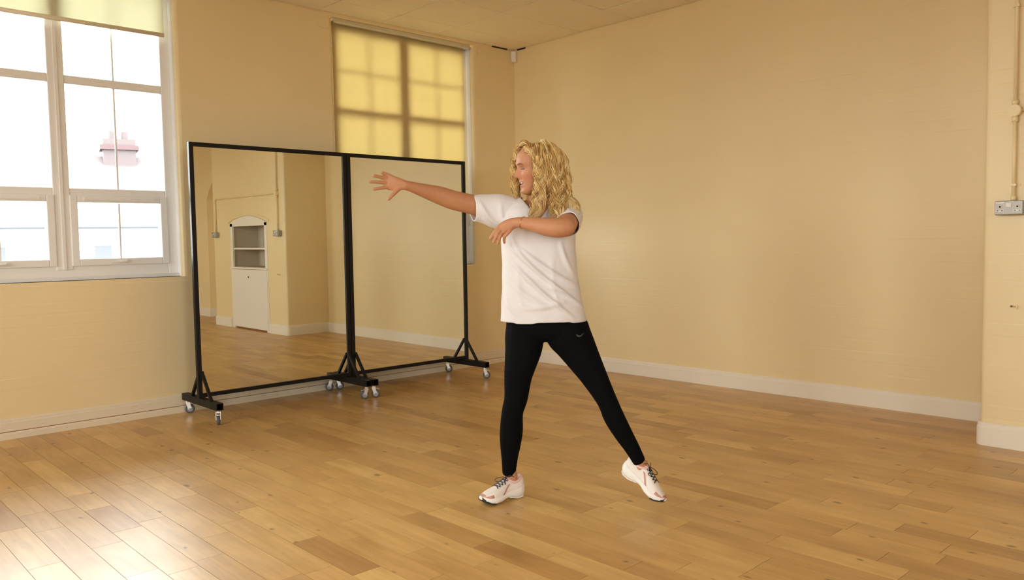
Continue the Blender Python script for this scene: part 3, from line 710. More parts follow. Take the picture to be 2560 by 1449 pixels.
# ------------------------------------------------------------------ the dancer
D0, U0 = 3.62, 1345.0
FH = np.array((math.sin(YAW), math.cos(YAW))); RH = np.array((math.cos(YAW), -math.sin(YAW)))
def at_abs(u, v, D):
    d = CF*FPX+CR*(u-1280)+CU*(724.5-v); t = D/float(d[:2]@FH); return float(d[:2]@RH)*t, D, float(CAM[2]+d[2]*t)
XR0 = at_abs(U0, 800, D0)[0]
def at(u, v, D=D0):
    """a point of the figure, measured on the photograph at a given distance, in the figure's own frame
    (x to her left-hand side of the picture's right, y away, z up)"""
    x, y, z = at_abs(u, v, D); return np.array((x-XR0, y-D0, z))
OP = CAM[:2]+FH*D0+RH*XR0
person = thing('person', (OP[0], OP[1], 0), -YAW, 'person in white T-shirt, black leggings and running shoes dancing with arms to one side', 'person')
def px(n, D=D0): return n*D/FPX
def ellipse_rows(rows, seg=40):
    """rows: (v, uL, uR, D, depth radius[, power])"""
    rings = []
    for r in rows:
        v, ul, ur, D, b = r[:5]; pw = r[5] if len(r) > 5 else 2.4
        L, R_ = at(ul, v, D), at(ur, v, D); c = (L+R_)/2; a = (R_[0]-L[0])/2
        ring = []
        for k in range(seg):
            th = 2*math.pi*k/seg; cs, sn = math.cos(th), math.sin(th)
            ring.append((c[0]+a*math.copysign(abs(cs)**(2/pw), cs), c[1]+b*math.copysign(abs(sn)**(2/pw), sn), c[2]))
        rings.append(ring)
    return rings
def limb(mb, rows, ref=(0, 1, 0), flat=1.0, dr=0.0, seg=24, **k):
    """rows: (u, v, D, half width in photo pixels)"""
    mb.tube([at(u, v, D) for u, v, D, h in rows], [(px(h, D)+dr, (px(h, D)+dr)*flat) for u, v, D, h in rows], ref=ref, seg=seg, **k)
def smooth_rows(rows, n=4):
    """resample control rows with a Catmull-Rom curve"""
    A = np.array(rows, float); out = []
    for i in range(len(A)-1):
        p0, p1, p2, p3 = A[max(i-1, 0)], A[i], A[i+1], A[min(i+2, len(A)-1)]
        for j in range(n):
            t = j/n; out.append(.5*((2*p1)+(-p0+p2)*t+(2*p0-5*p1+4*p2-p3)*t*t+(-p0+3*p1-3*p2+p3)*t**3))
    out.append(A[-1]); return [tuple(r) for r in out]
def remeshed(mb, voxel, smooth_it=6, fac=.5):
    me = mb.mesh('tmp'); o = bpy.data.objects.new('tmp', me); COL.objects.link(o)
    r = o.modifiers.new('r', 'REMESH'); r.mode = 'VOXEL'; r.voxel_size = voxel; r.adaptivity = 0
    if smooth_it:
        s_ = o.modifiers.new('s', 'SMOOTH'); s_.iterations = smooth_it; s_.factor = fac
    bpy.context.view_layer.update()
    dg = bpy.context.evaluated_depsgraph_get(); out = bpy.data.meshes.new_from_object(o.evaluated_get(dg))
    bpy.data.objects.remove(o); bpy.data.meshes.remove(me)
    out.materials.clear()
    return out
def coords(me):
    a = np.empty(len(me.vertices)*3, np.float32); me.vertices.foreach_get('co', a); return a.reshape(-1, 3).astype(float)
def set_coords(me, c): me.vertices.foreach_set('co', c.astype(np.float32).ravel()); me.update()

LSH = .252
def floor_pt(u, v):
    d = CF*FPX+CR*(u-1280)+CU*(724.5-v); t = -CAM[2]/d[2]; p = CAM+d*t
    return np.array(((p[:2]-OP)@RH, (p[:2]-OP)@FH, 0.0))
toe1, heel1 = floor_pt(1202, 1263), floor_pt(1301, 1237)
d1 = toe1-heel1; d1 /= np.linalg.norm(d1)
SHOE1 = (toe1-d1*LSH*.985, d1, (0, 0, 1), 1)
toe2 = floor_pt(1654, 1273); hl2 = at(1578, 1205, 3.63)
d2 = toe2+np.array((0, 0, .004))-hl2; d2 /= np.linalg.norm(d2)
SHOE2 = (toe2+np.array((0, 0, .012))-d2*LSH, d2, (.85, -.45, .50), 1)
def shoe_pt(S, p):
    x = np.array(S[1], float); z = np.array(S[2], float); z = z-z@x*x; z /= np.linalg.norm(z); y = np.cross(z, x)
    return np.array(S[0])+x*p[0]+y*p[1]+z*p[2]
LEG1 = smooth_rows([(1318, 790, 3.62, 48), (1312, 835, 3.62, 49.5), (1309, 870, 3.62, 47), (1301, 910, 3.62, 40.5), (1294.5, 945, 3.625, 35), (1290, 994, 3.635, 30), (1281, 1030, 3.645, 27.5), (1278.5, 1075, 3.675, 29.5), (1276, 1110, 3.70, 26.5), (1274, 1145, 3.72, 21), (1272.5, 1184, 3.738, 17)])
LEG2 = smooth_rows([(1404, 790, 3.62, 52), (1419, 830, 3.62, 57), (1436, 858, 3.62, 51), (1458, 895, 3.61, 43), (1485, 941, 3.60, 34), (1517, 1000, 3.585, 26), (1535, 1042, 3.59, 26.5), (1558, 1083, 3.60, 23.5), (1580, 1119, 3.61, 19.5), (1599, 1154, 3.62, 16.5)])
ARM_R = smooth_rows([(1270, 532, 3.62, 30), (1225, 522, 3.60, 28), (1180, 511, 3.57, 24.5), (1137, 501, 3.535, 24), (1118, 495, 3.52, 23.5), (1095, 487, 3.50, 22), (1062, 477, 3.46, 17.5), (1030, 467, 3.42, 13), (1012, 462, 3.40, 11.8)])
ARM_L = smooth_rows([(1406, 532, 3.62, 30), (1420, 538, 3.54, 28), (1419, 556, 3.44, 26), (1413, 566, 3.375, 25.5)])
FORE_L = smooth_rows([(1416, 567, 3.365, 24), (1392, 569, 3.355, 24.5), (1362, 566, 3.365, 22.5), (1330, 560, 3.39, 17.5), (1303, 556, 3.415, 14), (1290, 556, 3.425, 13)])

# ---- head, in its own frame (x forward, y to her left, z up)
HCEN = at(1340, 418, 3.56)
hy_, hp_, hr_ = math.radians(13), math.radians(9), math.radians(-3)
hx = np.array((-math.cos(hy_)*math.cos(hp_), -math.sin(hy_)*math.cos(hp_), -math.sin(hp_)))
hz0 = np.array((0, 0, 1.0)); hyv = np.cross(hz0, hx); hyv /= np.linalg.norm(hyv); hzv = np.cross(hx, hyv)
hyv, hzv = hyv*math.cos(hr_)+hzv*math.sin(hr_), -hyv*math.sin(hr_)+hzv*math.cos(hr_)
HR = np.stack([hx, hyv, hzv], 1)
def head_w(p): return HCEN+(HR@np.asarray(p, float).T).T
def head_l(p): return (np.asarray(p, float)-HCEN)@HR
HZ = [-.113, -.106, -.095, -.080, -.065, -.050, -.030, -.010, .010, .030, .050, .070, .088, .099, .105]
HF = [.060, .074, .080, .080, .079, .080, .080, .078, .079, .083, .081, .071, .050, .028, .008]
HB = [.034, .015, -.004, -.034, -.060, -.074, -.084, -.091, -.096, -.098, -.096, -.088, -.070, -.050, -.022]
HWD = [.014, .028, .040, .050, .056, .060, .065, .069, .071, .073, .072, .066, .052, .034, .014]
def head_point(z, ph, off=0.0):
    f, b, w = np.interp(z, HZ, HF), np.interp(z, HZ, HB), np.interp(z, HZ, HWD)
    c, s_ = math.cos(ph), math.sin(ph); xc, ax = (f+b)/2, (f-b)/2
    return np.array((xc+(ax+off)*math.copysign(abs(c)**.88, c), (w+off)*math.copysign(abs(s_)**.92, s_), z))
def face(p):
    x, y, z = p
    if x > .0:
        g = lambda v, s_: math.exp(-(v/s_)**2)
        nh = np.interp(z, [-.042, -.034, -.026, -.012, .008, .020, .030], [0, .010, .027, .021, .008, .003, 0]); ns = np.interp(z, [-.034, -.026, .010, .03], [.012, .0115, .007, .006])
        k = min(1, x/.04)
        x += k*nh*g(y, ns)+k*.006*g(z+.031, .007)*g(abs(y)-.011, .006)
        x -= k*.010*g(abs(y)-.031, .014)*g(z-.004, .010)
        x += k*.0045*g(abs(y)-.031, .009)*g(z-.001, .006)
        x += k*.005*g(abs(y)-.026, .022)*g(z-.024, .008)
        x += k*.006*g(y, .019)*(g(z+.0505, .0045)+1.1*g(z+.0690, .005))
        x -= k*.012*g(y, .017)*g(z+.0595, .0042)
        x -= k*.004*g(y, .02)*g(z+.080, .006)
        x += k*.006*g(y, .018)*g(z+.096, .011)
        x += k*.004*g(abs(y)-.042, .018)*g(z+.022, .018); y += math.copysign(.003*g(z+.022, .018)*g(abs(y)-.048, .02), y)
    return np.array((x, y, z))
def head_mesh(mb):
    rings = []; n = 96
    for i in range(110):
        t = i/109; z = HZ[0]+(HZ[-1]-HZ[0])*(.5-.5*math.cos(math.pi*t)*(.35)-.5*(1-2*t)*.65)
        rings.append([head_w(face(head_point(z, 2*math.pi*k/n))) for k in range(n)])
    mb.loft(rings)
    for sy in (-1, 1):   # ears
        mb.tube([head_w((-.012, sy*.070, -.028)), head_w((-.018, sy*.078, -.004)), head_w((-.012, sy*.076, .022))], [(.007, .012), (.008, .017), (.006, .012)], ref=HR[:, 0], seg=12)

body_mb = MB()
head_mesh(body_mb)
limb(body_mb, [(1352, 510, 3.62, 40), (1348, 492, 3.605, 32), (1346, 470, 3.59, 29), (1345, 445, 3.575, 28)], flat=.95)
body_mb.loft(ellipse_rows([(812, 1300, 1430, 3.62, .06), (795, 1278, 1450, 3.62, .09), (740, 1270, 1436, 3.62, .092), (690, 1272, 1428, 3.62, .088), (640, 1268, 1426, 3.62, .095), (590, 1262, 1428, 3.615, .105), (550, 1258, 1430, 3.615, .098), (524, 1268, 1422, 3.62, .080), (506, 1300, 1398, 3.62, .060), (496, 1322, 1376, 3.62, .045)]))
limb(body_mb, LEG1, dr=-.009, flat=1.0); limb(body_mb, LEG2, dr=-.009, flat=1.0)
body_mb.tube([at(1273, 1165, 3.73), shoe_pt(SHOE1, (.066, .004, .105)), shoe_pt(SHOE1, (.066, .004, .075)), shoe_pt(SHOE1, (.085, .004, .062))], [.027, .0255, .026, .024], ref=(0, 1, 0), seg=20)
body_mb.tube([at(1592, 1140, 3.62), at(1599, 1154, 3.62), shoe_pt(SHOE2, (.064, .003, .102)), shoe_pt(SHOE2, (.070, .003, .072)), shoe_pt(SHOE2, (.095, .003, .060))], [.026, .026, .0255, .0255, .022], ref=(0, 1, 0), seg=20)
limb(body_mb, ARM_R); limb(body_mb, ARM_L); limb(body_mb, FORE_L)
def finger(mb, pts, r0=.0085, r1=.0066, ref=(0, 1, 0)):
    pts = [np.asarray(p, float) for p in pts]; q = []
    for i in range(len(pts)-1):
        for j in range(3): q.append(pts[i]+(pts[i+1]-pts[i])*j/3)
    q.append(pts[-1]); n = len(q)
    mb.tube(q, [r0+(r1-r0)*i/(n-1) for i in range(n)], ref=ref, seg=10)
# right hand (stretched out, fingers spread, thumb down)
PD_ = 3.385
body_mb.tube([at(1014, 463, 3.40), at(1000, 460, 3.393), at(985, 458, PD_), at(972, 456.5, PD_-.004)], [(px(11.5, 3.4), .017), (px(14.5, 3.4), .0165), (px(18, 3.4), .0145), (px(18.5, 3.4), .0125)], ref=(0.25, 1, 0), seg=20, power=2.6)
for a, b, c, d in (((984, 444, 3.383), (971, 437.5, 3.375), (962, 433.5, 3.368), (955, 431.5, 3.360)),
                   ((974, 450, 3.38), (956, 443.5, 3.365), (944, 440.5, 3.352), (934, 439, 3.342)),
                   ((972, 458, 3.38), (952, 455.5, 3.362), (938, 454.5, 3.348), (926, 454.5, 3.338)),
                   ((974, 467, 3.38), (957, 469, 3.365), (945, 470.8, 3.354), (935, 472.5, 3.346))):
    finger(body_mb, [at(*a), at(*b), at(*c), at(*d)])
finger(body_mb, [at(1000, 468, 3.392), at(989, 479, 3.378), at(979, 489, 3.366), at(971.5, 497.5, 3.358)], .0115, .0072)
# left hand (hanging loosely from the wrist in front of the chest)
body_mb.tube([at(1293, 556, 3.425), at(1280, 559, 3.427), at(1266, 566, 3.43), at(1254, 574, 3.435)], [(px(12.5, 3.42), .0165), (px(14.5, 3.42), .017), (px(16, 3.42), .015), (px(16, 3.42), .0125)], ref=(.3, 1, .2), seg=20, power=2.6)
for a, b, c, d in (((1248, 565, 3.43), (1239, 576, 3.425), (1232, 586, 3.425), (1226, 596, 3.428)),
                   ((1252, 572, 3.43), (1243, 585, 3.42), (1238, 596, 3.42), (1234, 605, 3.425)),
                   ((1257, 579, 3.432), (1250, 592, 3.422), (1247, 601, 3.425), (1245, 609, 3.432)),
                   ((1264, 582, 3.436), (1261, 593, 3.430), (1260, 600, 3.434), (1261, 606, 3.44))):
    finger(body_mb, [at(*a), at(*b), at(*c), at(*d)], .0082, .0064)
finger(body_mb, [at(1281, 566, 3.42), at(1273, 578, 3.405), at(1266, 586, 3.40), at(1259, 592, 3.402)], .0105, .007)

def skin_material():
    m, nt, b = mat_new('tanned_skin')
    a = N(nt, 'ShaderNodeAttribute', attribute_name='skin'); tc = N(nt, 'ShaderNodeTexCoord')
    nz = N(nt, 'ShaderNodeTexNoise'); nz.inputs['Scale'].default_value = 60; nz.inputs['Detail'].default_value = 4; nt.links.new(tc.outputs['Object'], nz.inputs['Vector'])
    mr = N(nt, 'ShaderNodeMapRange'); mr.inputs['To Min'].default_value = .92; mr.inputs['To Max'].default_value = 1.06; nt.links.new(nz.outputs['Fac'], mr.inputs['Value'])
    mx = N(nt, 'ShaderNodeVectorMath', operation='SCALE'); nt.links.new(a.outputs['Color'], mx.inputs[0]); nt.links.new(mr.outputs['Result'], mx.inputs['Scale'])
    nt.links.new(mx.outputs['Vector'], b.inputs['Base Color'])
    b.inputs['Roughness'].default_value = .56; b.inputs['Specular IOR Level'].default_value = .4; b.inputs['Subsurface Weight'].default_value = .12; b.inputs['Subsurface Radius'].default_value = (.012, .005, .003); b.inputs['Subsurface Scale'].default_value = .5
    return m
body_me = remeshed(body_mb, .0027, 5, .5)
bc = coords(body_me); hl = head_l(bc)
SKIN = np.array((.47, .215, .105))
cl = np.tile(np.append(SKIN, 1.0), (len(bc), 1))
def blend(w, col):
    w = np.clip(w, 0, 1)[:, None]; cl[:, :3] = cl[:, :3]*(1-w)+np.array(col)*w
front = (hl[:, 0] > .03) & (hl[:, 0] < .125) & (np.abs(hl[:, 1]) < .07) & (np.abs(hl[:, 2]) < .12)
G_ = lambda v, s_: np.exp(-(v/s_)**2)
blend(front*.55*G_(np.abs(hl[:, 1])-.038, .022)*G_(hl[:, 2]+.028, .022), (.52, .18, .10))
blend(front*.5*G_(hl[:, 1], .012)*G_(hl[:, 2]+.028, .012), (.52, .17, .10))
lips = front*G_(hl[:, 1], .021)**2*(np.clip(1.3*G_(hl[:, 2]+.0510, .0050), 0, 1)+np.clip(1.3*G_(hl[:, 2]+.0685, .0055), 0, 1))
blend(lips*.85, (.50, .16, .13))
blend(front*(hl[:, 0] < .086)*np.clip(1.6*G_(hl[:, 1], .016)*G_(hl[:, 2]+.0595, .0040), 0, 1), (.10, .025, .02))
blend(front*.75*G_(np.abs(hl[:, 1])-.032, .011)*G_(hl[:, 2]-.0045, .0035), (.17, .085, .05))
setattr_col(body_me, 'skin', cl)
body = link('body', body_me, skin_material(), person, smooth=True)
brow_m = simple('eyebrow_hair', (.20, .10, .045), .7); lash_m = simple('eyelash', (.03, .018, .012), .6); teeth_m = simple('teeth', (.85, .80, .72), .3)
for sy in (-1, 1):
    MB().tube([head_w(face(head_point(z, sy*ph, .0018))) for z, ph in ((.0235, .20), (.0265, .34), (.0265, .48), (.0215, .62))], [(.0016, .0026), (.0018, .0034), (.0016, .003), (.001, .0016)], ref=HR[:, 2], seg=8).build('eyebrow', brow_m, person, smooth=True)
    MB().tube([head_w(face(head_point(z, sy*ph, .0016))) for z, ph in ((.0035, .27), (.0015, .36), (.0010, .46), (.003, .56))], [(.0022, .0012)]*4, ref=HR[:, 2], seg=8).build('eyelashes', lash_m, person, smooth=True)
tp = [head_w((np.interp(-.056, HZ, HF)-.0035-.10*abs(y)**1.2, y, -.0565)) for y in (-.012, -.006, 0, .006, .012)]
MB().tube(tp, [(.003, .0030)]*5, ref=HR[:, 2], seg=8).build('teeth', teeth_m, person, smooth=True)

# ---- leggings
leg_mb = MB()
leg_mb.loft(ellipse_rows([(853, 1345, 1384, 3.62, .035, 2.0), (849, 1325, 1402, 3.62, .065, 2.0), (841, 1298, 1440, 3.62, .088, 2.1), (830, 1272, 1474, 3.62, .102, 2.2), (812, 1265, 1470, 3.62, .110, 2.2), (790, 1266, 1462, 3.62, .110, 2.2), (770, 1270, 1452, 3.62, .105, 2.2)]))
limb(leg_mb, LEG1, flat=1.03, round_ends=False); limb(leg_mb, LEG2, flat=1.03, round_ends=False)
lm = remeshed(leg_mb, .004, 14, .5)
legg_m = simple('black_stretch_fabric', (.0035, .0035, .004), .85, noise=.15, nscale=90, bump=.12, bscale=900, spec=.06)
leggings = link('leggings', lm, legg_m, person, smooth=True)
# small curved sport mark printed on the thigh
gx = [(1441, 836.5), (1445, 839.5), (1449, 840.2), (1453, 838.6), (1457, 834.0), (1459.5, 832.5)]
def on_surface(me_obj, pts, off, tree=[None]):
    from mathutils.bvhtree import BVHTree
    bm = bmesh.new(); bm.from_mesh(me_obj.data); t = BVHTree.FromBMesh(bm); bm.free(); out = []
    for u, v in pts:
        a, b = at(u, v, 3.0), at(u, v, 4.0); d = Vector(b-a).normalized(); h = t.ray_cast(Vector(a), d)
        out.append(np.array(h[0]) - np.array(d)*off if h[0] is not None else at(u, v, 3.5))
    return out
MB().tube(on_surface(leggings, gx, .0004), [(.0028, .0006), (.0042, .0006), (.0036, .0006), (.0026, .0006), (.0016, .0006), (.0008, .0006)], ref=(0, 1, 0), seg=8).build('sport_mark', simple('grey_print', (.055, .055, .055), .5), leggings, smooth=True)

# ---- T-shirt: closed form first, then cut open at neck, hem and cuffs
sh = MB()
sh.loft(ellipse_rows([(816, 1252, 1466, 3.62, .135), (800, 1252.5, 1464, 3.62, .134), (770, 1253.5, 1458, 3.62, .130), (730, 1255, 1449, 3.62, .124), (690, 1256, 1443, 3.62, .119), (650, 1255.5, 1439, 3.618, .118), (610, 1254, 1437, 3.615, .122), (575, 1250, 1437, 3.612, .122), (548, 1244, 1440, 3.612, .114), (524, 1243, 1443, 3.615, .095), (508, 1262, 1436, 3.618, .078), (497, 1290, 1418, 3.62, .060), (486, 1318, 1380, 3.62, .042)]))
limb(sh, smooth_rows([(1275, 535, 3.62, 44), (1240, 527, 3.605, 41), (1210, 522, 3.588, 35), (1185, 520, 3.575, 32), (1165, 518, 3.562, 31)]), round_ends=False)
limb(sh, smooth_rows([(1405, 530, 3.62, 40), (1420, 537, 3.57, 36), (1422, 549, 3.50, 32.5), (1419, 559, 3.445, 30.5), (1417, 565, 3.41, 30)]), round_ends=False)
sm = remeshed(sh, .0048, 9, .5)
sc = coords(sm)
# folds
nrm = np.empty(len(sm.vertices)*3, np.float32); sm.vertices.foreach_get('normal', nrm); nrm = nrm.reshape(-1, 3).astype(float)
def fold(u0, v0, u1, v1, amp, wid, D=3.50, side=-1):
    global sc
    a, b = at(u0, v0, D), at(u1, v1, D); d = b[[0, 2]]-a[[0, 2]]; L = np.linalg.norm(d); d /= L
    q = sc[:, [0, 2]]-a[[0, 2]]; t = q@d; off = q@np.array((-d[1], d[0])); off = off+.012*np.sin(t/L*math.pi)
    w = 1.5*amp*np.exp(-(off/wid)**2)*np.clip(np.sin(np.clip(t/L, 0, 1)*math.pi), 0, 1)**.7
    sc = sc+nrm*(w*np.clip(nrm[:, 1]*side*1.5+.2, 0, 1))[:, None]
for f_ in ((1262, 600, 1466, 775, .013, .0075), (1268, 640, 1440, 800, .011, .0075), (1290, 610, 1450, 720, .009, .008), (1280, 590, 1330, 660, .008, .007), (1262, 690, 1370, 770, .006, .011), (1300, 690, 1458, 735, .006, .012), (1285, 770, 1420, 752, .006, .012), (1262, 735, 1300, 792, .006, .010), (1400, 600, 1438, 690, .007, .010), (1195, 500, 1262, 575, .006, .008), (1205, 540, 1270, 590, .006, .008), (1250, 505, 1275, 580, .005, .010), (1410, 515, 1445, 540, .005, .008), (1300, 640, 1310, 790, .004, .012), (1380, 640, 1400, 780, .004, .012)): fold(*f_)
ph1 = np.sin(sc[:, 0]*47+sc[:, 2]*31)*np.sin(sc[:, 2]*23-sc[:, 0]*19+1)
sc += nrm*(ph1*.0018)[:, None]
# flare and wave of the hem
hemz = at(1358, 800, 3.5)[2]
set_coords(sm, sc)
uv = None
def image_uv(c):
    w3 = np.stack([OP[0]+c[:, 0]*RH[0]+c[:, 1]*FH[0], OP[1]+c[:, 0]*RH[1]+c[:, 1]*FH[1], c[:, 2]], 1)-CAM
    z = w3@CF; return 1280+FPX*(w3@CR)/z, 724.5-FPX*(w3@CU)/z
U_, V_ = image_uv(sc)
kill = np.zeros(len(sc), bool)
kill |= sc[:, 2] < at(1358, 801, D0)[2]+.0035*np.sin(sc[:, 0]*26)            # hem
pa, pb = at(1181, 520, 3.572), at(1240, 527, 3.605); dr_ = (pb-pa)/np.linalg.norm(pb-pa); dr_ = dr_+np.array((0, 0, .16))
kill |= ((sc-pa)@dr_ < 0) & (sc[:, 0] < at(1215, 520)[0])                       # right cuff
pa, pb = at(1418, 561, 3.432), at(1422, 545, 3.52); dl_ = (pb-pa)/np.linalg.norm(pb-pa)
kill |= ((sc-pa)@dl_ < 0) & (sc[:, 0] > at(1370, 520)[0]) & (sc[:, 1] < -.11) & (np.linalg.norm(sc-pa, axis=1) < .105)   # left cuff
nk = at(1346, 496, 3.60); vz = at(1346, 547, 3.50)[2]
xr = np.abs(sc[:, 0]-nk[0]); halfw = np.interp(sc[:, 2], [vz, at(1346, 496, 3.55)[2], at(1346, 470, 3.55)[2]], [0, .072, .10])
kill |= (xr < halfw) & (sc[:, 2] > vz) & (sc[:, 1] < .02)
kill |= (xr < .068) & (sc[:, 2] > at(1346, 501, D0)[2])
bm = bmesh.new(); bm.from_mesh(sm); bm.verts.ensure_lookup_table()
bmesh.ops.delete(bm, geom=[bm.verts[i] for i in np.nonzero(kill)[0]], context='VERTS')
bnd = [v for v in bm.verts if v.is_boundary]
for _ in range(8):
    new = {}
    for v in bnd:
        nb = [e.other_vert(v) for e in v.link_edges if e.is_boundary]
        if len(nb) == 2: new[v] = v.co*.4+(nb[0].co+nb[1].co)*.3
    for v, c in new.items(): v.co = c
bm.to_mesh(sm); bm.free()
shirt_m = simple('white_jersey', (.66, .625, .62), .75, noise=.02, nscale=40, bump=.10, bscale=700, spec=.25, sheen=.2)
tshirt = link('t_shirt', sm, shirt_m, person, smooth=True)
so = tshirt.modifiers.new('cloth', 'SOLIDIFY'); so.thickness = .0022; so.offset = 1

# ---- bracelet
bp_, bq_ = at(1307, 556.5, 3.412), at(1300, 556, 3.418)
ax_ = bq_-bp_; ax_ /= np.linalg.norm(ax_); ax_ = ax_+np.array((0, 0, .18)); ax_ /= np.linalg.norm(ax_)
MB().torus(bp_, ax_, px(15.4, 3.41), .0014, seg=40, sseg=8).build('bracelet', simple('gold_chain', (.75, .42, .18), .25, metal=1.0), person, smooth=True)

# ---- running shoes
sole_m = simple('white_foam_sole', (.80, .77, .73), .5, noise=.03); upper_m = simple('off_white_knit', (.80, .73, .675), .7, noise=.06, nscale=120, bump=.3, bscale=900)
pink_m = simple('dusty_pink_overlay', (.50, .245, .195), .6, noise=.12, nscale=60); collar_m = simple('pale_pink_lining', (.78, .52, .47), .8); lace_m = simple('dark_lace', (.028, .022, .026), .7); out_m = simple('black_outsole', (.016, .014, .015), .6)
SS = [0, .04, .12, .25, .38, .50, .62, .75, .86, .94, .985, 1.0]
SHW = [.012, .026, .036, .0365, .033, .0345, .041, .0455, .0405, .029, .016, .006]
SZB = [.030, .014, .003, .002, .012, .012, .002, .000, .006, .016, .023, .028]
SZT = [.060, .064, .062, .056, .049, .044, .041, .039, .040, .043, .044, .043]
USS = [.015, .06, .13, .22, .30, .38, .46, .55, .65, .75, .85, .93, .975]
UZT = [.092, .103, .100, .092, .091, .099, .095, .085, .075, .066, .058, .050, .044]
def make_shoe(heel, xdir, up, mirror=1, bow=1.0):
    x = np.array(xdir, float); x /= np.linalg.norm(x); z = np.array(up, float); z -= z@x*x; z /= np.linalg.norm(z); y = np.cross(z, x); o = np.array(heel, float)
    W3 = lambda p: o+x*p[0]+y*p[1]*mirror+z*p[2]
    dense = np.linspace(0, 1, 34)
    itp = lambda s_, X, Y: float(np.interp(s_, X, Y))
    sh_ = thing('shoe'); sh_.parent = person
    def ring_sole(s_, zb, zt, grow=0.0):
        hw = itp(s_, SS, SHW)+grow; sh2 = .006*math.sin(s_*math.pi)  # slight banana shape
        pts = []
        for k in range(20):
            th = 2*math.pi*k/20; c, s2 = math.cos(th), math.sin(th)
            pts.append(W3((s_*LSH, sh2+hw*math.copysign(abs(c)**.6, c)*(1.0+.06*(s2 < 0)), (zb+zt)/2+(zt-zb)/2*math.copysign(abs(s2)**.6, s2))))
        return pts
    MB().loft([ring_sole(s_, itp(s_, SS, SZB)+.003, itp(s_, SS, SZT)) for s_ in dense]).build('midsole', sole_m, sh_, smooth=True)
    MB().loft([ring_sole(s_, itp(s_, SS, SZB)-.0005, itp(s_, SS, SZB)+.010+.012*max(0, (s_-.86)/.14), .0012) for s_ in np.linspace(.78, .985, 12)]).build('outsole', out_m, sh_, smooth=True)
    MB().loft([ring_sole(s_, itp(s_, SS, SZB)-.0005, itp(s_, SS, SZB)+.006, -.003) for s_ in np.linspace(.06, .40, 12)]).build('outsole', sole_m, sh_, smooth=True)
    def up_pt(s_, th, off=0.0):
        hw = itp(s_, SS, SHW)-.0035+off; zt, zb = itp(s_, USS, UZT)+off, itp(s_, SS, SZT)-.010; c, s2 = math.cos(th), math.sin(th)
        nar = 1.0-.18*max(0.0, s2)*(1 if s_ < .5 else .4)
        return (s_*LSH, .006*math.sin(s_*math.pi)+hw*nar*math.copysign(abs(c)**.75, c), zb+(zt-zb)*(max(0, s2)**.8 if s2 > 0 else 0)-(0.004 if s2 < 0 else 0))
    us = np.linspace(.012, .98, 40)
    MB().loft([[W3(up_pt(s_, 2*math.pi*k/28)) for k in range(28)] for s_ in us]).build('upper', upper_m, sh_, smooth=True)
    def patch(name, s0, s1, t0, t1, mat, off=.0016, n=10, m=8, sl=0.0):
        a = [[W3(up_pt(s0+(s1-s0)*i/n+sl*j/m, t0+(t1-t0)*j/m, off)) for j in range(m+1)] for i in range(n+1)]
        b = [[W3(up_pt(s0+(s1-s0)*i/n+sl*j/m, t0+(t1-t0)*j/m, off-.003)) for j in range(m+1)] for i in range(n+1)]
        rings = [a[i]+b[i][::-1] for i in range(n+1)]
        MB().loft(rings).build(name, mat, sh_, smooth=True)
    patch('toe_overlay', .80, .972, .10, .50, pink_m); patch('toe_overlay', .80, .972, math.pi-.50, math.pi-.10, pink_m)
    patch('toe_cap', .93, .979, .70, math.pi-.70, pink_m)
    patch('side_stripe', .55, .60, .06, .62, pink_m, sl=-.16); patch('side_stripe', .39, .44, math.pi-.62, math.pi-.06, pink_m, sl=.16)
    patch('heel_tab', .013, .07, .7, math.pi-.7, collar_m)
    patch('tongue', .30, .44, 1.15, math.pi-1.15, collar_m, off=.005)
    # padded collar round the ankle opening
    col = []
    for k in range(24):
        th = 2*math.pi*k/24; xx = .062+.045*math.cos(th); s_ = xx/LSH
        col.append(W3((xx, .006*math.sin(s_*math.pi)+.026*math.sin(th), itp(s_, USS, UZT)-.004-.006*math.sin(th)**2)))
    mb = MB(); n = len(col); vs_ = []
    for i in range(n):
        t = col[(i+1) % n]-col[i-1]; t /= np.linalg.norm(t); e1 = z-(z@t)*t; e1 /= np.linalg.norm(e1); e2 = np.cross(t, e1)
        vs_ += [col[i]+e1*.006*math.cos(2*math.pi*j/8)+e2*.0065*math.sin(2*math.pi*j/8) for j in range(8)]
    mb.add(vs_, [(i*8+j, ((i+1) % n)*8+j, ((i+1) % n)*8+(j+1) % 8, i*8+(j+1) % 8) for i in range(n) for j in range(8)])
    mb.build('collar', collar_m, sh_, smooth=True)
    # laces: crossings, knot, bow
    la = MB(); rows_ = (.44, .50, .56, .62, .68)
    for i in range(len(rows_)-1):
        for sg in (-1, 1):
            la.tube([W3(np.array(up_pt(rows_[i]+(rows_[i+1]-rows_[i])*t, math.pi/2+sg*(.55-1.1*t), .0035))) for t in (0, .25, .5, .75, 1)], [(.0022, .0013)]*5, ref=z, seg=6)
    kn = np.array(up_pt(.425, math.pi/2, .008))
    for sg in (-1, 1):
        la.tube([W3(np.array(up_pt(.42, math.pi/2+sg*.5, .004))), W3(kn), W3(np.array(up_pt(.47, math.pi/2-sg*.4, .005)))], [(.0025, .002)]*3, ref=z, seg=6)
        lp = [W3(kn+np.array((.010*math.sin(t)*1.0+.030*bow*math.sin(t/2)**2, sg*(.036*math.sin(t/2)**2+.012*math.sin(t)), .006*math.sin(t)-.020*math.sin(t/2)**2))) for t in np.linspace(0, 2*math.pi, 16)]
        la.tube(lp, [.0017]*16, ref=z, seg=6, round_ends=False)
        la.tube([W3(kn), W3(kn+np.array((-.014, sg*.018, .012))), W3(kn+np.array((-.022, sg*.036, .006)))], [.0017, .0017, .0014], ref=z, seg=6)
    la.sphere(W3(kn), .0045, 10, 6)
    la.build('laces', lace_m, sh_, smooth=True)
    return sh_
make_shoe(*SHOE1)
make_shoe(*SHOE2)

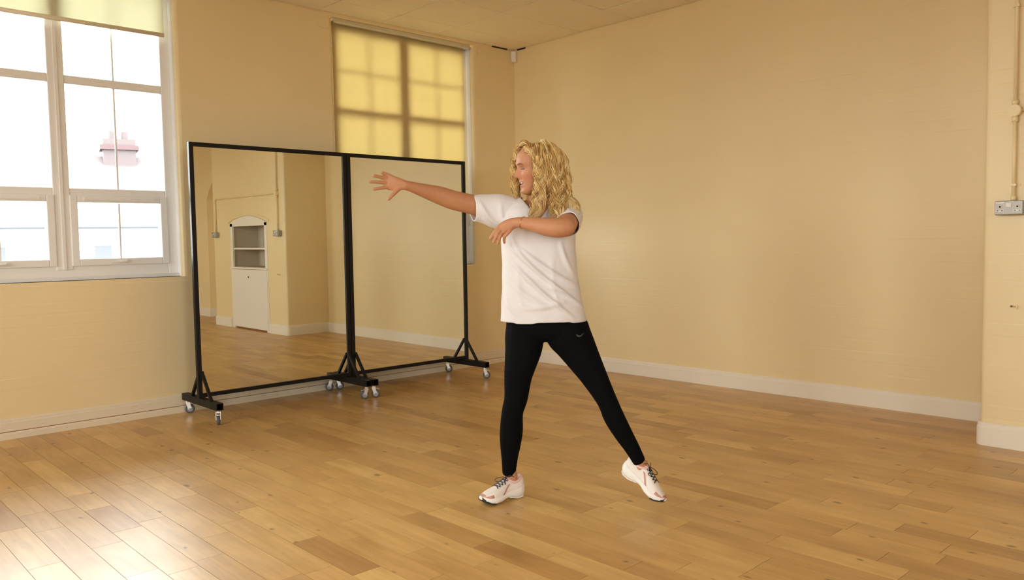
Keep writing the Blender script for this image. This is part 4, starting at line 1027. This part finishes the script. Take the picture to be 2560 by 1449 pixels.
# ---- hair: scalp form plus fine curled strands in clumps
HV, HFc, HT = [], [], []
hcount = 0
def hair_add(vs_, fs_, tone):
    global hcount
    HV.append(np.asarray(vs_, float)); HFc.extend((fs_+hcount).tolist()); HT.append(np.full(len(vs_), tone)); hcount += len(vs_)
def add_strand(P, r, tone):
    n = len(P); T_ = np.gradient(P, axis=0); T_ /= np.linalg.norm(T_, axis=1)[:, None]+1e-9
    e1 = np.cross(T_, np.array((.3, .8, .5))); e1 /= np.linalg.norm(e1, axis=1)[:, None]+1e-9; e2 = np.cross(T_, e1)
    t = np.linspace(0, 1, n); rr = r*np.minimum(1, .5+t*6)*np.where(t < .75, 1, 1-(t-.75)/.25*.7)
    ring = np.stack([P+rr[:, None]*(e1*math.cos(a)+e2*math.sin(a)) for a in (0, 2.094, 4.189)], 1).reshape(-1, 3)
    i0 = np.arange(n-1)[:, None]*3; k = np.arange(3)[None, :]; k2 = (k+1) % 3
    f = np.stack([i0+k, i0+k2, i0+3+k2, i0+3+k], 2).reshape(-1, 4)
    hair_add(ring, f, tone)
hrn = random.Random(5)
cap_r = []
for i in range(16):
    zz = .005+(.103-.005)*i/15; ph0 = np.interp(zz, [.005, .05, .075, .10], [1.35, 1.15, .8, .3])
    a = [head_w(head_point(zz, ph0+(2*math.pi-2*ph0)*j/28, .006)) for j in range(29)]
    b = [head_w(head_point(zz, ph0+(2*math.pi-2*ph0)*j/28, -.004)) for j in range(29)]
    cap_r.append(a+b[::-1])
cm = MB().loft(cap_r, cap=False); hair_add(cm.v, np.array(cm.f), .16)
def grow(root, n, L, gap0, side):
    p = np.array(root); fx = head_l(p)[0]; d = n*.45+np.array((0, 0, .02))+(HR[:, 1]*math.copysign(.35, side)); d /= np.linalg.norm(d); out = [p.copy()]; st_ = .0075
    near_front = side > 0 and fx > -.02; far_front = side < -.02 and fx > -.02
    for i in range(int(L/st_)):
        d = d*.80+np.array((0, 0, -1))*.20+hx*(.14 if far_front and i < 16 else (.05 if near_front and i > 10 else 0.0)); d /= np.linalg.norm(d); p = p+d*st_
        q = head_l(p); gap = gap0*min(1, .25+i/14)
        # stay outside the head
        R3 = np.array((.098+gap, .080+gap, .118+gap*.6))
        e = np.array((q[0]+.008, q[1], q[2]+.005))/R3; m = np.linalg.norm(e)
        if m < 1 and q[2] > -.105: e = e/m; q = e*R3-np.array((.008, 0, .005))
        if q[2] < -.095:   # neck and shoulders carry the ends outwards
            w = min(1, (-.095-q[2])/.10); back = q[0] < -.02
            rad = .050+(.085 if back else .050)*w+gap*.6; c = np.array((-.028, 0.0))
            dd = q[:2]-c; r_ = np.linalg.norm(dd)
            if r_ < rad: q[:2] = c+dd/r_*rad
        # keep the face free
        if q[1] > 0: lim = np.interp(q[2], [-.16, -.115, -.07, -.03, .04, .075, .10], [.105, .080, .036, .028, .028, .034, .06])
        else: lim = np.interp(q[2], [-.16, -.06, .03, .075, .10], [.092, .088, .076, .064, .08])
        if q[0] > lim: q[0] = lim+(q[0]-lim)*.15
        if q[1] <= 0 and -.105 < q[2] < .05 and q[0] > .02: q[1] = min(q[1], -.066-gap*.5)
        if far_front and q[2] < -.10: q[1] *= .93
        p = head_w(q); out.append(p.copy())
    return np.array(out)
def curl(P, amp, wl, ph, r_off):
    T_ = np.gradient(P, axis=0); T_ /= np.linalg.norm(T_, axis=1)[:, None]+1e-9
    e1 = np.cross(T_, np.array((.2, .9, .3))); e1 /= np.linalg.norm(e1, axis=1)[:, None]; e2 = np.cross(T_, e1)
    s_ = np.concatenate([[0], np.cumsum(np.linalg.norm(np.diff(P, axis=0), axis=1))])
    a = amp*np.minimum(1, (s_/.15)**1.3); th = 2*math.pi*s_/wl+ph+.55*np.sin(s_/.05+ph*3); a = a*(1+.35*np.sin(s_/.06+ph*5)); k = np.minimum(1, s_/.04)
    return P+e1*(a*np.cos(th)+r_off[0]*k)[:, None]+e2*(a*np.sin(th)+r_off[1]*k)[:, None]
for c in range(360):
    zz = hrn.uniform(.008, .1035); ph0 = float(np.interp(zz, [.0, .05, .075, .10], [1.30, 1.0, .62, .2]))
    ph = hrn.uniform(ph0, 2*math.pi-ph0)
    if hrn.random() < .22: ph = hrn.choice((ph0+hrn.uniform(0, .35), 2*math.pi-ph0-hrn.uniform(0, .35)))
    lp = head_point(zz, ph, .004); root = head_w(lp); nn = HR@(lp/np.linalg.norm(lp))
    L = hrn.uniform(.27, .385) if hrn.random() < .85 else hrn.uniform(.16, .27)
    if lp[1] > .0 and lp[0] > -.02: L *= .88
    gap = hrn.choice((.003, .008, .014, .022, .030))*hrn.uniform(.7, 1.15)*(.45 if lp[1] < -.01 and lp[0] > -.03 else 1)
    base = grow(root, nn, L, gap, lp[1]-.012)
    n_ = int(len(base)*1.35); fine = np.linspace(0, len(base)-1, n_); dn = np.stack([np.interp(fine, range(len(base)), base[:, j]) for j in range(3)], 1)
    amp, wl, phs = hrn.uniform(.0045, .0095), hrn.uniform(.055, .095), hrn.uniform(0, 6.28); hand = hrn.choice((-1, 1))
    tb = min(1, max(0, hrn.gauss(.56+.14*(gap > .015)-.22*(gap < .009), .18)))  # strands close to the head browner: shadow inside the hair put into tone
    for k in range(11):
        off = (hrn.gauss(0, .0034), hrn.gauss(0, .0034))
        pts = curl(dn, amp*hrn.uniform(.75, 1.25), wl*hand*hrn.uniform(.96, 1.04), phs+hrn.gauss(0, .2), off)
        add_strand(pts[:max(8, int(len(pts)*hrn.uniform(.82, 1)))], hrn.uniform(.0009, .0016), min(1, max(0, tb+hrn.gauss(0, .14))))
hm_ = bpy.data.meshes.new('hair'); hm_.from_pydata(np.concatenate(HV).tolist(), [], HFc); setattr_float(hm_, 'tone', np.concatenate(HT)); hm_.update()
def hair_material():
    m, nt, b = mat_new('blonde_curls')
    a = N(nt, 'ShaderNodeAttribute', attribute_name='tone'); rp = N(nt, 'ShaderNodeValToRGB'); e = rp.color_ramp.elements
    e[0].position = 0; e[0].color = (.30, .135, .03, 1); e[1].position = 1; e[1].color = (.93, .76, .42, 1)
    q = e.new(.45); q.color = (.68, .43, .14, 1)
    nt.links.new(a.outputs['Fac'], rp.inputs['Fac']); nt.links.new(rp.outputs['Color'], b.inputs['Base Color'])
    b.inputs['Roughness'].default_value = .42; b.inputs['Specular IOR Level'].default_value = .4
    return m
link('hair', hm_, hair_material(), person, smooth=True)
